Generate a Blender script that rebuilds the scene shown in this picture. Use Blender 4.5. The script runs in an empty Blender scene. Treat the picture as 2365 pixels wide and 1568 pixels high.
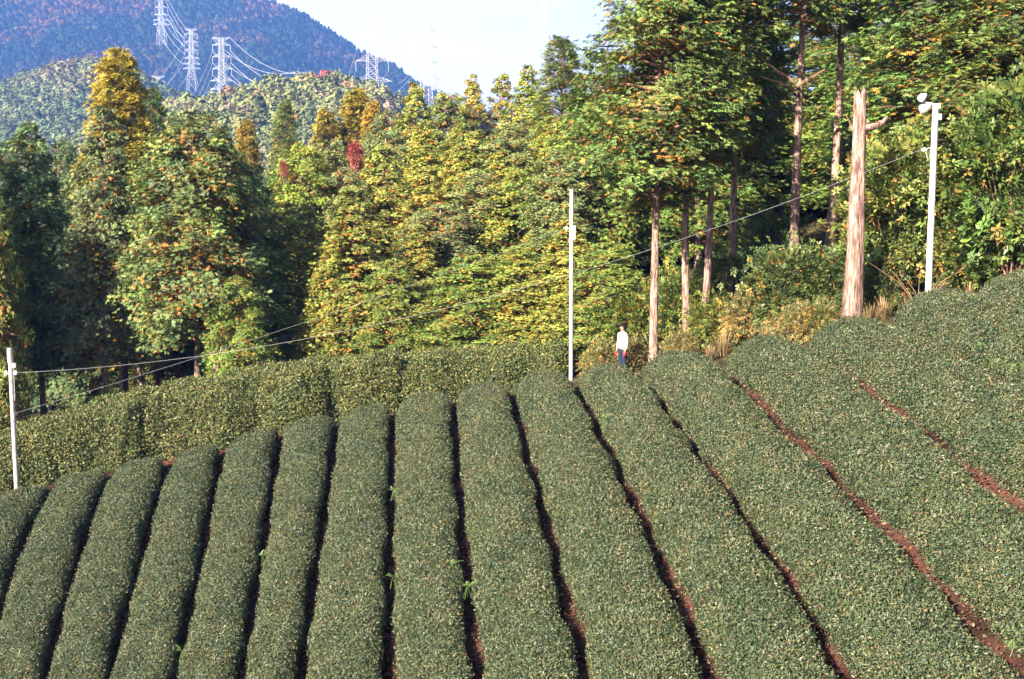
import bpy, math, random
import numpy as np
from mathutils import Vector, Matrix, Euler

# ------------------------------------------------------------------ camera, sky, sun, exposure
SC = bpy.context.scene
COL = SC.collection
R = math.radians
PITCH = R(-4.0)
cam_d = bpy.data.cameras.new('camera'); cam = bpy.data.objects.new('camera', cam_d); COL.objects.link(cam)
cam.location = (0, 0, 0); cam.rotation_euler = (R(90) + PITCH, 0, 0)
cam_d.sensor_width = 36; cam_d.lens = 35.0; cam_d.clip_start = 0.1; cam_d.clip_end = 9000
SC.camera = cam

SUN_EL, SUN_AZ = R(27), R(-137)          # azimuth measured from +Y towards +X
sun_vec = Vector((math.sin(SUN_AZ) * math.cos(SUN_EL), math.cos(SUN_AZ) * math.cos(SUN_EL), math.sin(SUN_EL)))
W = bpy.data.worlds.new('World'); SC.world = W; W.use_nodes = True
wn, wl = W.node_tree.nodes, W.node_tree.links
wn.clear()
sky = wn.new('ShaderNodeTexSky'); sky.sky_type = 'NISHITA'; sky.sun_disc = False
sky.sun_elevation = SUN_EL; sky.sun_rotation = SUN_AZ; sky.dust_density = 1.0; sky.air_density = 1.0; sky.ozone_density = 1.0
wtc = wn.new('ShaderNodeTexCoord'); wmap = wn.new('ShaderNodeMapping'); wmap.inputs['Scale'].default_value = (1, 1, 3.0)
wno = wn.new('ShaderNodeTexNoise'); wno.inputs['Scale'].default_value = 3.0; wno.inputs['Detail'].default_value = 6
wra = wn.new('ShaderNodeValToRGB'); wra.color_ramp.elements[0].position = 0.30; wra.color_ramp.elements[0].color = (.52, .52, .52, 1)
wra.color_ramp.elements[1].position = 0.55; wra.color_ramp.elements[1].color = (.85, .85, .85, 1)
wmx = wn.new('ShaderNodeMix'); wmx.data_type = 'RGBA'
wmx.inputs['B'].default_value = (7.0, 6.6, 6.1, 1)      # thin bright cloud veil
wbg = wn.new('ShaderNodeBackground'); wbg.inputs['Strength'].default_value = 0.05
wou = wn.new('ShaderNodeOutputWorld')
wl.new(wtc.outputs['Generated'], wmap.inputs['Vector']); wl.new(wmap.outputs['Vector'], wno.inputs['Vector'])
# cloud veil: dense towards the horizon all round, thinning to clear sky overhead
wsp = wn.new('ShaderNodeSeparateXYZ'); wl.new(wtc.outputs['Generated'], wsp.inputs[0])
wel = wn.new('ShaderNodeMapRange'); wel.interpolation_type = 'SMOOTHSTEP'
wel.inputs['From Min'].default_value = .12; wel.inputs['From Max'].default_value = .60; wel.inputs['To Min'].default_value = 1.0; wel.inputs['To Max'].default_value = .12
wl.new(wsp.outputs['Z'], wel.inputs['Value'])
wmu = wn.new('ShaderNodeMath'); wmu.operation = 'MULTIPLY'
wl.new(wno.outputs['Fac'], wra.inputs['Fac']); wl.new(wra.outputs['Color'], wmu.inputs[0]); wl.new(wel.outputs['Result'], wmu.inputs[1]); wl.new(wmu.outputs['Value'], wmx.inputs['Factor'])
wl.new(sky.outputs['Color'], wmx.inputs['A']); wl.new(wmx.outputs['Result'], wbg.inputs['Color'])
wl.new(wbg.outputs['Background'], wou.inputs['Surface'])

sd = bpy.data.lights.new('sun', 'SUN'); so = bpy.data.objects.new('sun', sd); COL.objects.link(so)
sd.energy = 5.0; sd.angle = R(0.55); sd.color = (1.0, .89, .72)
so.rotation_euler = (-sun_vec).to_track_quat('-Z', 'Y').to_euler(); so.location = sun_vec * 60

SC.view_settings.view_transform = 'Standard'; SC.view_settings.look = 'None'
SC.view_settings.exposure = 2.45; SC.view_settings.gamma = 1.0
SC.render.engine = 'CYCLES'
SC.cycles.max_bounces = 4; SC.cycles.diffuse_bounces = 1; SC.cycles.glossy_bounces = 1
SC.cycles.transmission_bounces = 3; SC.cycles.volume_bounces = 0; SC.cycles.transparent_max_bounces = 4
SC.cycles.use_denoising = True
SC.cycles.caustics_reflective = False; SC.cycles.caustics_refractive = False
SC.cycles.adaptive_threshold = .02
SC.cycles.use_adaptive_sampling = True

# ------------------------------------------------------------------ helpers
rng = np.random.default_rng(7)
CP, SP_ = math.cos(PITCH), math.sin(PITCH)
FPX, CX, CY = 2298.0, 1182.0, 784.0
def at(u, v, y):
    """photograph point -> world point at forward distance y"""
    a = (u - CX) / FPX; b = -(v - CY) / FPX
    d = Vector((a, CP - SP_ * b, SP_ + CP * b))
    return d * (y / d.y)

def empty(name, loc=(0, 0, 0), rz=0.0):
    o = bpy.data.objects.new(name, None); COL.objects.link(o); o.location = loc; o.rotation_euler = (0, 0, rz)
    o.empty_display_size = .2
    return o
def tag(o, label=None, cat=None, group=None, kind=None):
    if label: o['label'] = label
    if cat: o['category'] = cat
    if group: o['group'] = group
    if kind: o['kind'] = kind
    return o
def mesh_data(name, V, F, mat=None, col=None, smooth=False):
    """V (n,3); F list of index arrays of equal row length, or one array"""
    V = np.asarray(V, dtype=np.float32)
    Fs = F if isinstance(F, list) else [F]
    Fs = [np.asarray(f, dtype=np.int32) for f in Fs if len(f)]
    me = bpy.data.meshes.new(name)
    me.vertices.add(len(V)); me.vertices.foreach_set('co', V.ravel())
    li = np.concatenate([f.ravel() for f in Fs])
    tot = np.concatenate([np.full(len(f), f.shape[1], np.int32) for f in Fs])
    st = np.concatenate([[0], np.cumsum(tot)[:-1]]).astype(np.int32)
    me.loops.add(len(li)); me.loops.foreach_set('vertex_index', li)
    me.polygons.add(len(tot)); me.polygons.foreach_set('loop_start', st)
    if smooth: me.polygons.foreach_set('use_smooth', np.ones(len(tot), dtype=bool))
    me.update(calc_edges=True)
    if col is not None:
        at_ = me.color_attributes.new('col', 'FLOAT_COLOR', 'POINT')
        c4 = np.ones((len(V), 4), np.float32); c4[:, :3] = col
        at_.data.foreach_set('color', c4.ravel())
    if mat: me.materials.append(mat)
    return me
def link(name, me, parent=None, **kw):
    o = bpy.data.objects.new(name, me); COL.objects.link(o)
    if parent: o.parent = parent
    if kw: tag(o, **kw)
    return o
class MB:
    """collects boxes, tubes and lathes into one mesh"""
    def __init__(s): s.V = []; s.F = []; s.n = 0
    def add(s, V, F):
        V = np.asarray(V, float); s.V.append(V)
        for f in F: s.F.append([i + s.n for i in f])
        s.n += len(V)
    def box(s, c, d, rot=None):
        v = np.array([[x, y, z] for x in (-.5, .5) for y in (-.5, .5) for z in (-.5, .5)]) * np.array(d)
        if rot is not None: v = v @ np.array(rot.to_matrix()).T
        s.add(v + np.array(c), [[0, 1, 3, 2], [4, 6, 7, 5], [0, 4, 5, 1], [2, 3, 7, 6], [0, 2, 6, 4], [1, 5, 7, 3]])
    def tube(s, pts, rad, n=8, cap=True):
        pts = [Vector(p) for p in pts]; k = len(pts)
        if not hasattr(rad, '__len__'): rad = [rad] * k
        V = []; up = None
        for i, p in enumerate(pts):
            t = (pts[min(i + 1, k - 1)] - pts[max(i - 1, 0)]).normalized()
            if up is None:
                up = Vector((0, 0, 1)) if abs(t.z) < .9 else Vector((1, 0, 0))
            a = t.cross(up).normalized(); b = a.cross(t).normalized(); up = b
            for j in range(n):
                w = 2 * math.pi * j / n
                V.append(p + (a * math.cos(w) + b * math.sin(w)) * rad[i])
        F = [[i * n + j, i * n + (j + 1) % n, (i + 1) * n + (j + 1) % n, (i + 1) * n + j] for i in range(k - 1) for j in range(n)]
        if cap: F += [list(range(n))[::-1], [(k - 1) * n + j for j in range(n)]]
        s.add([tuple(v) for v in V], F)
    def beam(s, a, b, w):
        s.tube([a, b], w * .7, 4, False)
    def data(s, name, mat, smooth=False):
        me = bpy.data.meshes.new(name); me.from_pydata(np.concatenate(s.V).tolist(), [], s.F); me.update()
        if smooth:
            me.polygons.foreach_set('use_smooth', np.ones(len(me.polygons), dtype=bool))
        if mat: me.materials.append(mat)
        return me
    def build(s, name, mat, parent=None, smooth=False, **kw):
        return link(name, s.data(name, mat, smooth), parent, **kw)
def copy_tree(o, parent=None):
    c = o.copy(); COL.objects.link(c); c.parent = parent
    for ch in list(o.children): copy_tree(ch, c)
    return c
ORD = ['first', 'second', 'third', 'fourth', 'fifth', 'sixth', 'seventh', 'eighth', 'ninth', 'tenth', 'eleventh', 'twelfth',
       'thirteenth', 'fourteenth', 'fifteenth', 'sixteenth', 'seventeenth', 'eighteenth', 'nineteenth', 'twentieth']

# ------------------------------------------------------------------ materials
def new_mat(name):
    m = bpy.data.materials.new(name); m.use_nodes = True
    nt = m.node_tree; b = nt.nodes['Principled BSDF']; return m, nt.nodes, nt.links, b
def leaf_mat(name, rough=.6, spec=.3, transl=.3, var=.18, tint=True):
    m, n, l, b = new_mat(name)
    a = n.new('ShaderNodeAttribute'); a.attribute_name = 'col'
    oi = n.new('ShaderNodeObjectInfo')
    mr = n.new('ShaderNodeMapRange'); mr.inputs['To Min'].default_value = 1 - var; mr.inputs['To Max'].default_value = 1 + var
    l.new(oi.outputs['Random'], mr.inputs['Value'])
    mul = n.new('ShaderNodeMix'); mul.data_type = 'RGBA'; mul.blend_type = 'MULTIPLY'; mul.inputs['Factor'].default_value = 1
    l.new(a.outputs['Color'], mul.inputs['A']); l.new(mr.outputs['Result'], mul.inputs['B'])
    out = mul.outputs['Result']
    if tint:
        m2 = n.new('ShaderNodeMix'); m2.data_type = 'RGBA'; m2.blend_type = 'MULTIPLY'; m2.inputs['Factor'].default_value = 1
        l.new(out, m2.inputs['A']); l.new(oi.outputs['Color'], m2.inputs['B']); out = m2.outputs['Result']
    l.new(out, b.inputs['Base Color'])
    b.inputs['Roughness'].default_value = rough; b.inputs['Specular IOR Level'].default_value = spec
    tr = n.new('ShaderNodeBsdfTranslucent'); l.new(out, tr.inputs['Color'])
    mx = n.new('ShaderNodeMixShader'); mx.inputs['Fac'].default_value = transl
    l.new(b.outputs['BSDF'], mx.inputs[1]); l.new(tr.outputs['BSDF'], mx.inputs[2])
    l.new(mx.outputs['Shader'], n['Material Output'].inputs['Surface'])
    return m
def noise_mat(name, c0, c1, scale=4., detail=6, rough=.85, bump=.4, bscale=None, c2=None, stretch=None, spec=.3, lo=.35, hi=.65):
    m, n, l, b = new_mat(name)
    tc = n.new('ShaderNodeTexCoord'); mp = n.new('ShaderNodeMapping'); l.new(tc.outputs['Object'], mp.inputs['Vector'])
    if stretch: mp.inputs['Scale'].default_value = stretch
    no = n.new('ShaderNodeTexNoise'); no.inputs['Scale'].default_value = scale; no.inputs['Detail'].default_value = detail
    l.new(mp.outputs['Vector'], no.inputs['Vector'])
    ra = n.new('ShaderNodeValToRGB'); e = ra.color_ramp.elements
    e[0].position = lo; e[0].color = (*c0, 1); e[1].position = hi; e[1].color = (*c1, 1)
    if c2: k = e.new((lo + hi) / 2); k.color = (*c2, 1)
    l.new(no.outputs['Fac'], ra.inputs['Fac']); l.new(ra.outputs['Color'], b.inputs['Base Color'])
    b.inputs['Roughness'].default_value = rough; b.inputs['Specular IOR Level'].default_value = spec
    if bump:
        n2 = n.new('ShaderNodeTexNoise'); n2.inputs['Scale'].default_value = bscale or scale * 3; n2.inputs['Detail'].default_value = 8
        l.new(mp.outputs['Vector'], n2.inputs['Vector'])
        bp = n.new('ShaderNodeBump'); bp.inputs['Strength'].default_value = bump; bp.inputs['Distance'].default_value = .05
        l.new(n2.outputs['Fac'], bp.inputs['Height']); l.new(bp.outputs['Normal'], b.inputs['Normal'])
    return m
def plain(name, c, rough=.6, metal=0., spec=.4):
    m, n, l, b = new_mat(name); b.inputs['Base Color'].default_value = (*c, 1)
    b.inputs['Roughness'].default_value = rough; b.inputs['Metallic'].default_value = metal; b.inputs['Specular IOR Level'].default_value = spec
    return m
M_needle = leaf_mat('needle_foliage', .65, .2, .05, .12)
M_broad = leaf_mat('broad_leaf', .45, .35, .22, .12)
M_tea = leaf_mat('tea_leaf', .5, .25, .05, .16, tint=False)
def drift(m, scale, a, b):
    n, l = m.node_tree.nodes, m.node_tree.links; g = n.new('ShaderNodeNewGeometry'); no = n.new('ShaderNodeTexNoise'); no.inputs['Scale'].default_value = scale; no.inputs['Detail'].default_value = 5; no.inputs['Roughness'].default_value = .65
    l.new(g.outputs['Position'], no.inputs['Vector']); ra = n.new('ShaderNodeValToRGB'); e = ra.color_ramp.elements
    e[0].position = .36; e[0].color = (*a, 1); e[1].position = .64; e[1].color = (*b, 1); l.new(no.outputs['Fac'], ra.inputs['Fac'])
    mx = n.new('ShaderNodeMix'); mx.data_type = 'RGBA'; mx.blend_type = 'MULTIPLY'; mx.inputs['Factor'].default_value = 1
    src = n['Principled BSDF'].inputs['Base Color'].links[0].from_socket; l.new(src, mx.inputs['A']); l.new(ra.outputs['Color'], mx.inputs['B'])
    l.new(mx.outputs['Result'], n['Principled BSDF'].inputs['Base Color'])
drift(M_tea, 1.1, (.78, .86, .84), (1.25, 1.14, 1.10))
M_litter = leaf_mat('litter_leaf', .8, .2, .1, .2, tint=False)
M_far = leaf_mat('far_foliage', .8, .1, .12, .16)
M_dry = leaf_mat('dry_blade', .8, .2, .25, .15, tint=False)
M_bark = noise_mat('bark', (.07, .035, .028), (.34, .235, .20), 3.2, 10, .9, 1.0, 7, c2=(.20, .12, .098), stretch=(5, 5, .8), lo=.32, hi=.62)
M_barkdark = noise_mat('bark_dark', (.05, .03, .025), (.17, .10, .08), 5, 8, .9, .8, 9, stretch=(5, 5, .7))
M_twig = noise_mat('twig', (.10, .055, .035), (.26, .15, .10), 6, 4, .9, .3)
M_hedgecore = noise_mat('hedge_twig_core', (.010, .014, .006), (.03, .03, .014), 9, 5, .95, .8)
M_soil = noise_mat('soil', (.018, .009, .007), (.085, .036, .026), 2.2, 12, .95, 1.0, 22, c2=(.042, .018, .013), spec=.1)
M_hillsoil = noise_mat('wooded_ground', (.035, .045, .02), (.09, .085, .04), .05, 8, .95, .3, .3)
M_steel = noise_mat('galvanised_pole', (.30, .29, .29), (.50, .48, .47), 5, 6, .45, .08, 30, spec=.5)
M_white = plain('white_enamel', (.46, .45, .44), .35)
M_grey = plain('grey_fitting', (.35, .35, .36), .5)
M_porc = plain('porcelain', (.82, .82, .80), .2)
M_glass = plain('lamp_lens', (.55, .58, .60), .1, 0, .6)
M_wire = plain('wire', (.24, .24, .25), .5)
M_tower = noise_mat('tower_steel', (.42, .41, .42), (.55, .54, .55), .2, 3, .5, 0)
M_line = plain('conductor', (.45, .45, .48), .5)

# ------------------------------------------------------------------ terrain
PC = [-5.507289716, 4.832471756, 2.549152529, -0.05091623, -1.398238959, -0.741829343, -0.2341194, 0.112902616, -0.800125771, -0.196145342]
PE = [(0, 0), (1, 0), (0, 1), (2, 0), (1, 1), (0, 2), (3, 0), (2, 1), (1, 2), (0, 3)]
def poly(x, y):
    X = x / 10; Y = (y - 20) / 10
    return sum(k * X ** a * Y ** b for k, (a, b) in zip(PC, PE))
def field_top(x, y):
    """height of the shoulder of the clipped tea hedges"""
    x = np.asarray(x, float); y = np.asarray(y, float)
    xc = np.clip(x, -16.5, 12.5)
    ylo = np.interp(xc, [-16, -14, -7, -2, 3, 8, 13], [25, 24, 18.5, 15.5, 12, 12, 13])
    yc = np.clip(y, ylo, 33.5)
    e = .05
    gx = (poly(xc + e, yc) - poly(xc - e, yc)) / (2 * e); gy = (poly(xc, yc + e) - poly(xc, yc - e)) / (2 * e)
    dx = x - xc; dy = y - yc
    return poly(xc, yc) + gx * 7 * np.tanh(dx / 7) + gy * 6 * np.tanh(dy / 6)
_field_raw = field_top
CREST = [(50, 1135), (230, 1096), (350, 1063), (480, 1037), (620, 998), (750, 966), (880, 939), (1005, 907), (1120, 884), (1255, 862), (1410, 847), (1560, 814), (1720, 783), (1950, 740), (2200, 676), (2400, 632)]
CRX, CRD = [], []
def field_top(x, y):
    z = _field_raw(x, y)
    if not CRX: return z
    t = (np.asarray(y, float) - (y_end(x) - 6.5)) / 5.5; t = np.clip(t, 0, 1); t = t * t * (3 - 2 * t)
    return z + np.interp(x, CRX, CRD) * t
# the furrows between the hedges, as (x, y) points from the far end to the near end
GAPS = [
 [(-13.95, 30.25), (-14.02, 28.6), (-13.76, 26.87), (-13.5, 25.7)],
 [(-12.35, 30.55), (-12.3, 29.53), (-12.16, 28.06), (-11.65, 25.43), (-10.98, 22.58)],
 [(-10.62, 30.8), (-10.5, 29.43), (-10.26, 27.88), (-9.69, 24.55), (-9.12, 21.71)],
 [(-9.06, 31.1), (-8.76, 29.07), (-8.34, 26.72), (-7.72, 23.18), (-7.27, 20.72)],
 [(-7.36, 31.6), (-6.78, 27.91), (-6.39, 24.94), (-6.03, 22.54), (-5.52, 19.64)],
 [(-5.55, 31.6), (-4.97, 26.46), (-4.76, 23.77), (-4.46, 21.67), (-4.13, 18.78)],
 [(-3.78, 31.7), (-3.34, 27.17), (-2.96, 23.83), (-2.62, 21.3), (-2.23, 17.49)],
 [(-1.85, 31.4), (-1.45, 26.04), (-1.19, 23.13), (-0.95, 20.2), (-0.55, 16.33)],
 [(-0.1, 30.8), (0.29, 26.05), (0.55, 22.74), (0.92, 18.6), (1.22, 15.01)],
 [(1.75, 29.8), (2.05, 25.69), (2.28, 22.73), (2.6, 18.68), (2.98, 13.83)],
 [(3.42, 28.4), (3.74, 24.2), (3.98, 19.66), (4.25, 16.88), (4.62, 12.66)],
 [(5.25, 26.0), (5.55, 21.58), (5.74, 17.28), (5.99, 14.98), (6.33, 12.36)],
 [(6.93, 24.5), (7.2, 21.43), (7.38, 17.8), (7.62, 14.63)],
 [(8.72, 23.8), (8.93, 20.36), (9.03, 17.48)]]
GAPS.insert(0, [(-15.75, 30.0), (-15.85, 28.6), (-15.5, 26.5)])
GAPS.append([(10.6, 23.6), (10.75, 20.4), (10.85, 17.5)]); GAPS.append([(12.4, 23.6), (12.55, 20.4), (12.65, 17.5)])
Y_END = [g[0][1] for g in GAPS]
GX = []
for g in GAPS:
    a = np.array(g); k = 2 if len(g) > 3 else 1
    cf = np.polyfit(a[:, 1], a[:, 0], k); GX.append((cf, a[:, 1].min(), a[:, 1].max()))
def gap_x(i, y):
    cf, lo, hi = GX[i]; y = np.asarray(y, float); yc = np.clip(y, lo, hi + .4)
    return np.polyval(cf, yc) + (y - yc) * np.clip(np.polyval(np.polyder(cf), yc), -.16, -.04)
_ex = np.array([g[0][0] for g in GAPS])
def y_end(x): return np.interp(x, np.r_[-40, _ex, 40], np.r_[29, Y_END, 22])
for _i, (_u, _v) in enumerate(CREST):
    _y = (Y_END[_i] + Y_END[_i + 1]) / 2 - .55; _p = at(_u, _v, _y); _x = (gap_x(_i, _y) + gap_x(_i + 1, _y)) / 2
    CRD_ = float(np.clip(_p.z - (_field_raw(_x, _y) + .10), -.5, .9)); CRX.append(float(_x)); CRD.append(CRD_)
print('crest', np.round(CRD, 2))
def forest_floor(x, y):
    b = np.interp(x, [-60, -30, -14, -9, -3.8, 1.8, 3.4, 5.3, 6.9, 8.75, 12, 20, 40, 70], [-13, -10, -7.2, -6.2, -5.1, -3.9, -3.25, -2.8, -2.3, -1.6, -.7, 1.5, 6, 10])
    r = np.interp(x, [-30, -14, -7, 0, 8, 30], [.0, .05, .17, .2, .22, .25])
    d = np.maximum(0, y - 36)
    rise = r * 70 * np.tanh(d / 70)
    fall = np.clip((y - 115) / 130, 0, 1); fall = fall * fall * (3 - 2 * fall)
    z = (b + rise) * (1 - fall) + fall * -12
    side = np.clip((np.abs(x) - 70) / 120, 0, 1)
    return z * (1 - side) + side * -14
def sstep(t): t = np.clip(t, 0, 1); return t * t * (3 - 2 * t)
def terrain(x, y):
    x = np.asarray(x, float); y = np.asarray(y, float)
    ye = y_end(x); t = sstep((y - ye - .1) / 2.2)
    f = field_top(x, y) - .60
    t = np.maximum(t, sstep((np.abs(x + 2.5) - 17.5) / 25))
    g = forest_floor(x, y)
    near = sstep((8 - y) / 30); f = f * (1 - near) + near * -12
    return f * (1 - t) + g * t + .035 * np.sin(3.1 * x + 1.7 * y) * np.sin(2.3 * y - 1.1 * x)
def axis(parts):
    out = []
    for a, b, s in parts: out += list(np.arange(a, b, s))
    return np.array(out)
gxs = axis([(-2400, -300, 150), (-300, -80, 20), (-80, -26, 3), (-26, 22, .4), (22, 80, 3), (80, 300, 20), (300, 2401, 150)])
gys = axis([(-250, -40, 30), (-40, 6, 3), (6, 44, .4), (44, 130, 3), (130, 400, 20), (400, 3101, 150)])
gx, gy = np.meshgrid(gxs, gys); gz = terrain(gx, gy)
def grid_faces(ny, nx):
    i = np.arange(ny - 1)[:, None] * nx + np.arange(nx - 1)[None]
    return np.stack([i, i + 1, i + nx + 1, i + nx], -1).reshape(-1, 4)
link('ground', mesh_data('ground', np.stack([gx, gy, gz], -1).reshape(-1, 3), grid_faces(len(gys), len(gxs)), M_soil, smooth=True), kind='structure')

M_floor = noise_mat('forest_litter', (.018, .014, .008), (.075, .06, .025), 1.6, 10, .95, 1.0, 14, c2=(.04, .032, .015), spec=.1)
fx_, fy_ = np.meshgrid(np.arange(-50, 50.1, .6), np.arange(22, 112, .6)); fF = grid_faces(fx_.shape[0], fx_.shape[1])
fxy = np.stack([fx_, fy_], -1).reshape(-1, 2) + np.random.default_rng(3).uniform(-.2, .2, (fx_.size, 2))
fV = np.c_[fxy, terrain(fxy[:, 0], fxy[:, 1]) + .03]
fc = fV[fF].mean(1); fF = fF[(fc[:, 1] > y_end(fc[:, 0]) + np.where(fc[:, 0] > 2.5, .5, 1.6)) | (fc[:, 0] > 13.2)]
link('forest_floor', mesh_data('forest_floor', fV, fF, M_floor, smooth=True), kind='structure')
# value noise for hills
_P = rng.random((64, 64))
def vnoise(x, y):
    xi = np.floor(x).astype(int); yi = np.floor(y).astype(int); fx = x - xi; fy = y - yi
    fx = fx * fx * (3 - 2 * fx); fy = fy * fy * (3 - 2 * fy)
    g = lambda a, b: _P[a % 64, b % 64]
    return (g(xi, yi) * (1 - fx) + g(xi + 1, yi) * fx) * (1 - fy) + (g(xi, yi + 1) * (1 - fx) + g(xi + 1, yi + 1) * fx) * fy
def fbm(x, y, o=4):
    s = 0; a = .5
    for k in range(o): s = s + a * vnoise(x * 2 ** k + 13 * k, y * 2 ** k + 7 * k); a *= .5
    return s
RIDGE = 1600.
rx = (np.array([-900, -200, 0, 300, 545, 620, 700, 740, 800, 860, 900, 960, 1010, 1060, 1150, 1300, 1600, 2400]) - CX) / FPX * RIDGE
rv = np.array([-55, -50, -45, -30, -2, 8, 38, 66, 97, 132, 150, 185, 210, 240, 275, 310, 350, 400])
rz = (624 - rv) / FPX * RIDGE
SPURS = [(7, 260, 22, 60), (-60, 700, 130, 70), (-190, 900, 125, 80), (-263, 900, 130, 95)]
def mountain_z(x, y):
    h = np.interp(x * (RIDGE / np.maximum(y, 900)) ** .35, rx, rz) - 8
    t = np.clip((y - 700) / (RIDGE - 700), 0, 1)
    n = fbm(x / 190 + 5, y / 260) - .45; rv_ = np.abs(fbm(x / 120 + 2, y / 420, 3) - .47)
    z = h * t ** 1.5 + (n * 60 - rv_ * 90) * np.minimum(t * 2, 1) * (1 - .75 * sstep((t - .75) * 4))
    back = np.clip((y - RIDGE) / 700, 0, 1)
    z = np.where(y > RIDGE, z * (1 - back) - 20 * back, z)
    for sx, sy, sh, sg in SPURS: z = np.maximum(z, -25 + sh * np.exp(-((x - sx) ** 2 + (y - sy) ** 2) / (2 * sg * sg)))
    return z - 12 * (1 - t)
mx_, my_ = np.meshgrid(np.arange(-1900, 1301, 20.), np.arange(140, 2401, 20.))
link('mountain', mesh_data('mountain', np.stack([mx_, my_, mountain_z(mx_, my_)], -1).reshape(-1, 3), grid_faces(mx_.shape[0], mx_.shape[1]), M_hillsoil, smooth=True), kind='structure')
# low wooded hill right behind the near forest, and the farther one on the left
hx = (np.array([-200, 250, 410, 450, 560, 640, 700, 750, 830, 880, 915, 945, 1000, 1200]) - CX) / FPX * 450
hz = (624 - np.array([440, 335, 288, 272, 255, 234, 231, 222, 230, 246, 268, 302, 350, 410])) / FPX * 450
def hill_z(x, y):
    h = np.interp(x * (450 / np.maximum(y, 200.)) ** .6, hx, hz)
    t = np.clip((y - 190) / 260, 0, 1)
    z = h * t ** .9 + (fbm(x / 45, y / 60) - .45) * 16 * np.minimum(t * 3, 1) * (1 - .8 * sstep((t - .7) * 4))
    b = sstep((y - 450) / 260)
    return z * (1 - b) - 20 * b - 10 * (1 - t)
kx, ky = np.meshgrid(np.arange(-420, 161, 8.), np.arange(180, 721, 8.))
link('hill', mesh_data('hill', np.stack([kx, ky, hill_z(kx, ky)], -1).reshape(-1, 3), grid_faces(kx.shape[0], kx.shape[1]), M_hillsoil, smooth=True), kind='structure')
lx = (np.array([-900, -500, -200, 0, 70, 145, 229, 300, 352, 440, 520, 620]) - CX) / FPX * 680
lz = (624 - np.array([340, 315, 270, 233, 199, 177, 160, 180, 207, 248, 305, 385])) / FPX * 680
def lhill_z(x, y):
    h = np.interp(x * (680 / np.maximum(y, 300.)) ** .6, lx, lz)
    t = np.clip((y - 400) / 280, 0, 1)
    z = h * t ** .95 + (fbm(x / 50 + 9, y / 70) - .45) * 24 * np.minimum(t * 3, 1) * (1 - .85 * sstep((t - .7) * 4))
    b = sstep((y - 680) / 240)
    return z * (1 - b) - 25 * b - 12 * (1 - t)
jx, jy = np.meshgrid(np.arange(-800, -99, 10.), np.arange(390, 931, 10.))
link('hill', mesh_data('hill', np.stack([jx, jy, lhill_z(jx, jy)], -1).reshape(-1, 3), grid_faces(jx.shape[0], jx.shape[1]), M_hillsoil, smooth=True), kind='structure')

# ------------------------------------------------------------------ foliage elements
def norm(a): return a / (np.linalg.norm(a, axis=-1, keepdims=True) + 1e-9)
def assemble(tv, tf, pos, fwd, up, sc, cols, tshade=None):
    f = norm(fwd); r = norm(np.cross(up, f)); u = np.cross(f, r)
    n, k = len(pos), len(tv)
    sc = np.asarray(sc, float).reshape(n, 1, 1) * np.ones((n, 1, 1))
    V = pos[:, None, :] + sc * (tv[None, :, 0:1] * f[:, None] + tv[None, :, 1:2] * r[:, None] + tv[None, :, 2:3] * u[:, None])
    F = (tf[None] + (np.arange(n) * k)[:, None, None]).reshape(-1, tf.shape[1])
    C = np.repeat(cols, k, axis=0)
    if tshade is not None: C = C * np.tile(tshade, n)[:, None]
    return V.reshape(-1, 3), F, C
def fan_template(nl, seed, wid=.13, droop=.25, ln=.55):
    r = np.random.default_rng(seed); V = []; F = []
    for k in range(nl):
        t = .1 + .8 * k / (nl - 1); side = 1 if k % 2 else -1
        ang = side * (1.0 - .45 * t) * r.uniform(.8, 1.2) if k < nl - 1 else 0.
        L = ln * (1 - .35 * t) * r.uniform(.8, 1.2); b = np.array([t * .75, 0, -.12 * t * t])
        d = np.array([math.cos(ang), math.sin(ang), -droop * r.uniform(.2, 1.3)]); p = np.array([-d[1], d[0], r.uniform(-.3, .3)])
        m = b + d * L * .5; i = len(V)
        V += [b, m + p * wid, b + d * L - np.array([0, 0, droop * .25]), m - p * wid]; F.append([i, i + 1, i + 2, i + 3])
    return np.array(V), np.array(F)
def tri_template(nl, seed, wid, droop, ln):
    r = np.random.default_rng(seed); V = []; F = []
    for k in range(nl):
        t = .05 + .85 * k / (nl - 1); side = 1 if k % 2 else -1
        ang = side * (1.05 - .4 * t) * r.uniform(.75, 1.25) if k < nl - 1 else r.uniform(-.2, .2)
        L = ln * (1 - .3 * t) * r.uniform(.8, 1.25); b = np.array([t * .7, 0, -.12 * t * t]); d = np.array([math.cos(ang), math.sin(ang), -droop * r.uniform(.1, 1.4)])
        p = np.array([-d[1], d[0], r.uniform(-.5, .5)]); i = len(V)
        V += [b - p * wid, b + d * L, b + p * wid + d * L * .25]; F.append([i, i + 1, i + 2])
    return np.array(V), np.array(F)
FAN_V, FAN_F = tri_template(6, 1, .13, .35, .78)
TUFT_V, TUFT_F = tri_template(6, 5, .09, -.3, .7)
def leaf_template(n, seed, wid=.22, spread=1.):
    r = np.random.default_rng(seed); V = []; F = []
    for k in range(n):
        a = 2 * math.pi * k / n + r.uniform(-.4, .4); el = r.uniform(-.3, .7)
        d = np.array([math.cos(a) * math.cos(el), math.sin(a) * math.cos(el), math.sin(el)]); p = np.array([-math.sin(a), math.cos(a), r.uniform(-.4, .4)])
        b = d * .12 * spread; L = r.uniform(.7, 1.1); i = len(V)
        V += [b, b + d * L * .45 + p * wid, b + d * L - np.array([0, 0, .15]), b + d * L * .45 - p * wid]; F.append([i, i + 1, i + 2, i + 3])
    return np.array(V), np.array(F)
LEAF_V, LEAF_F = leaf_template(6, 3)

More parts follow.
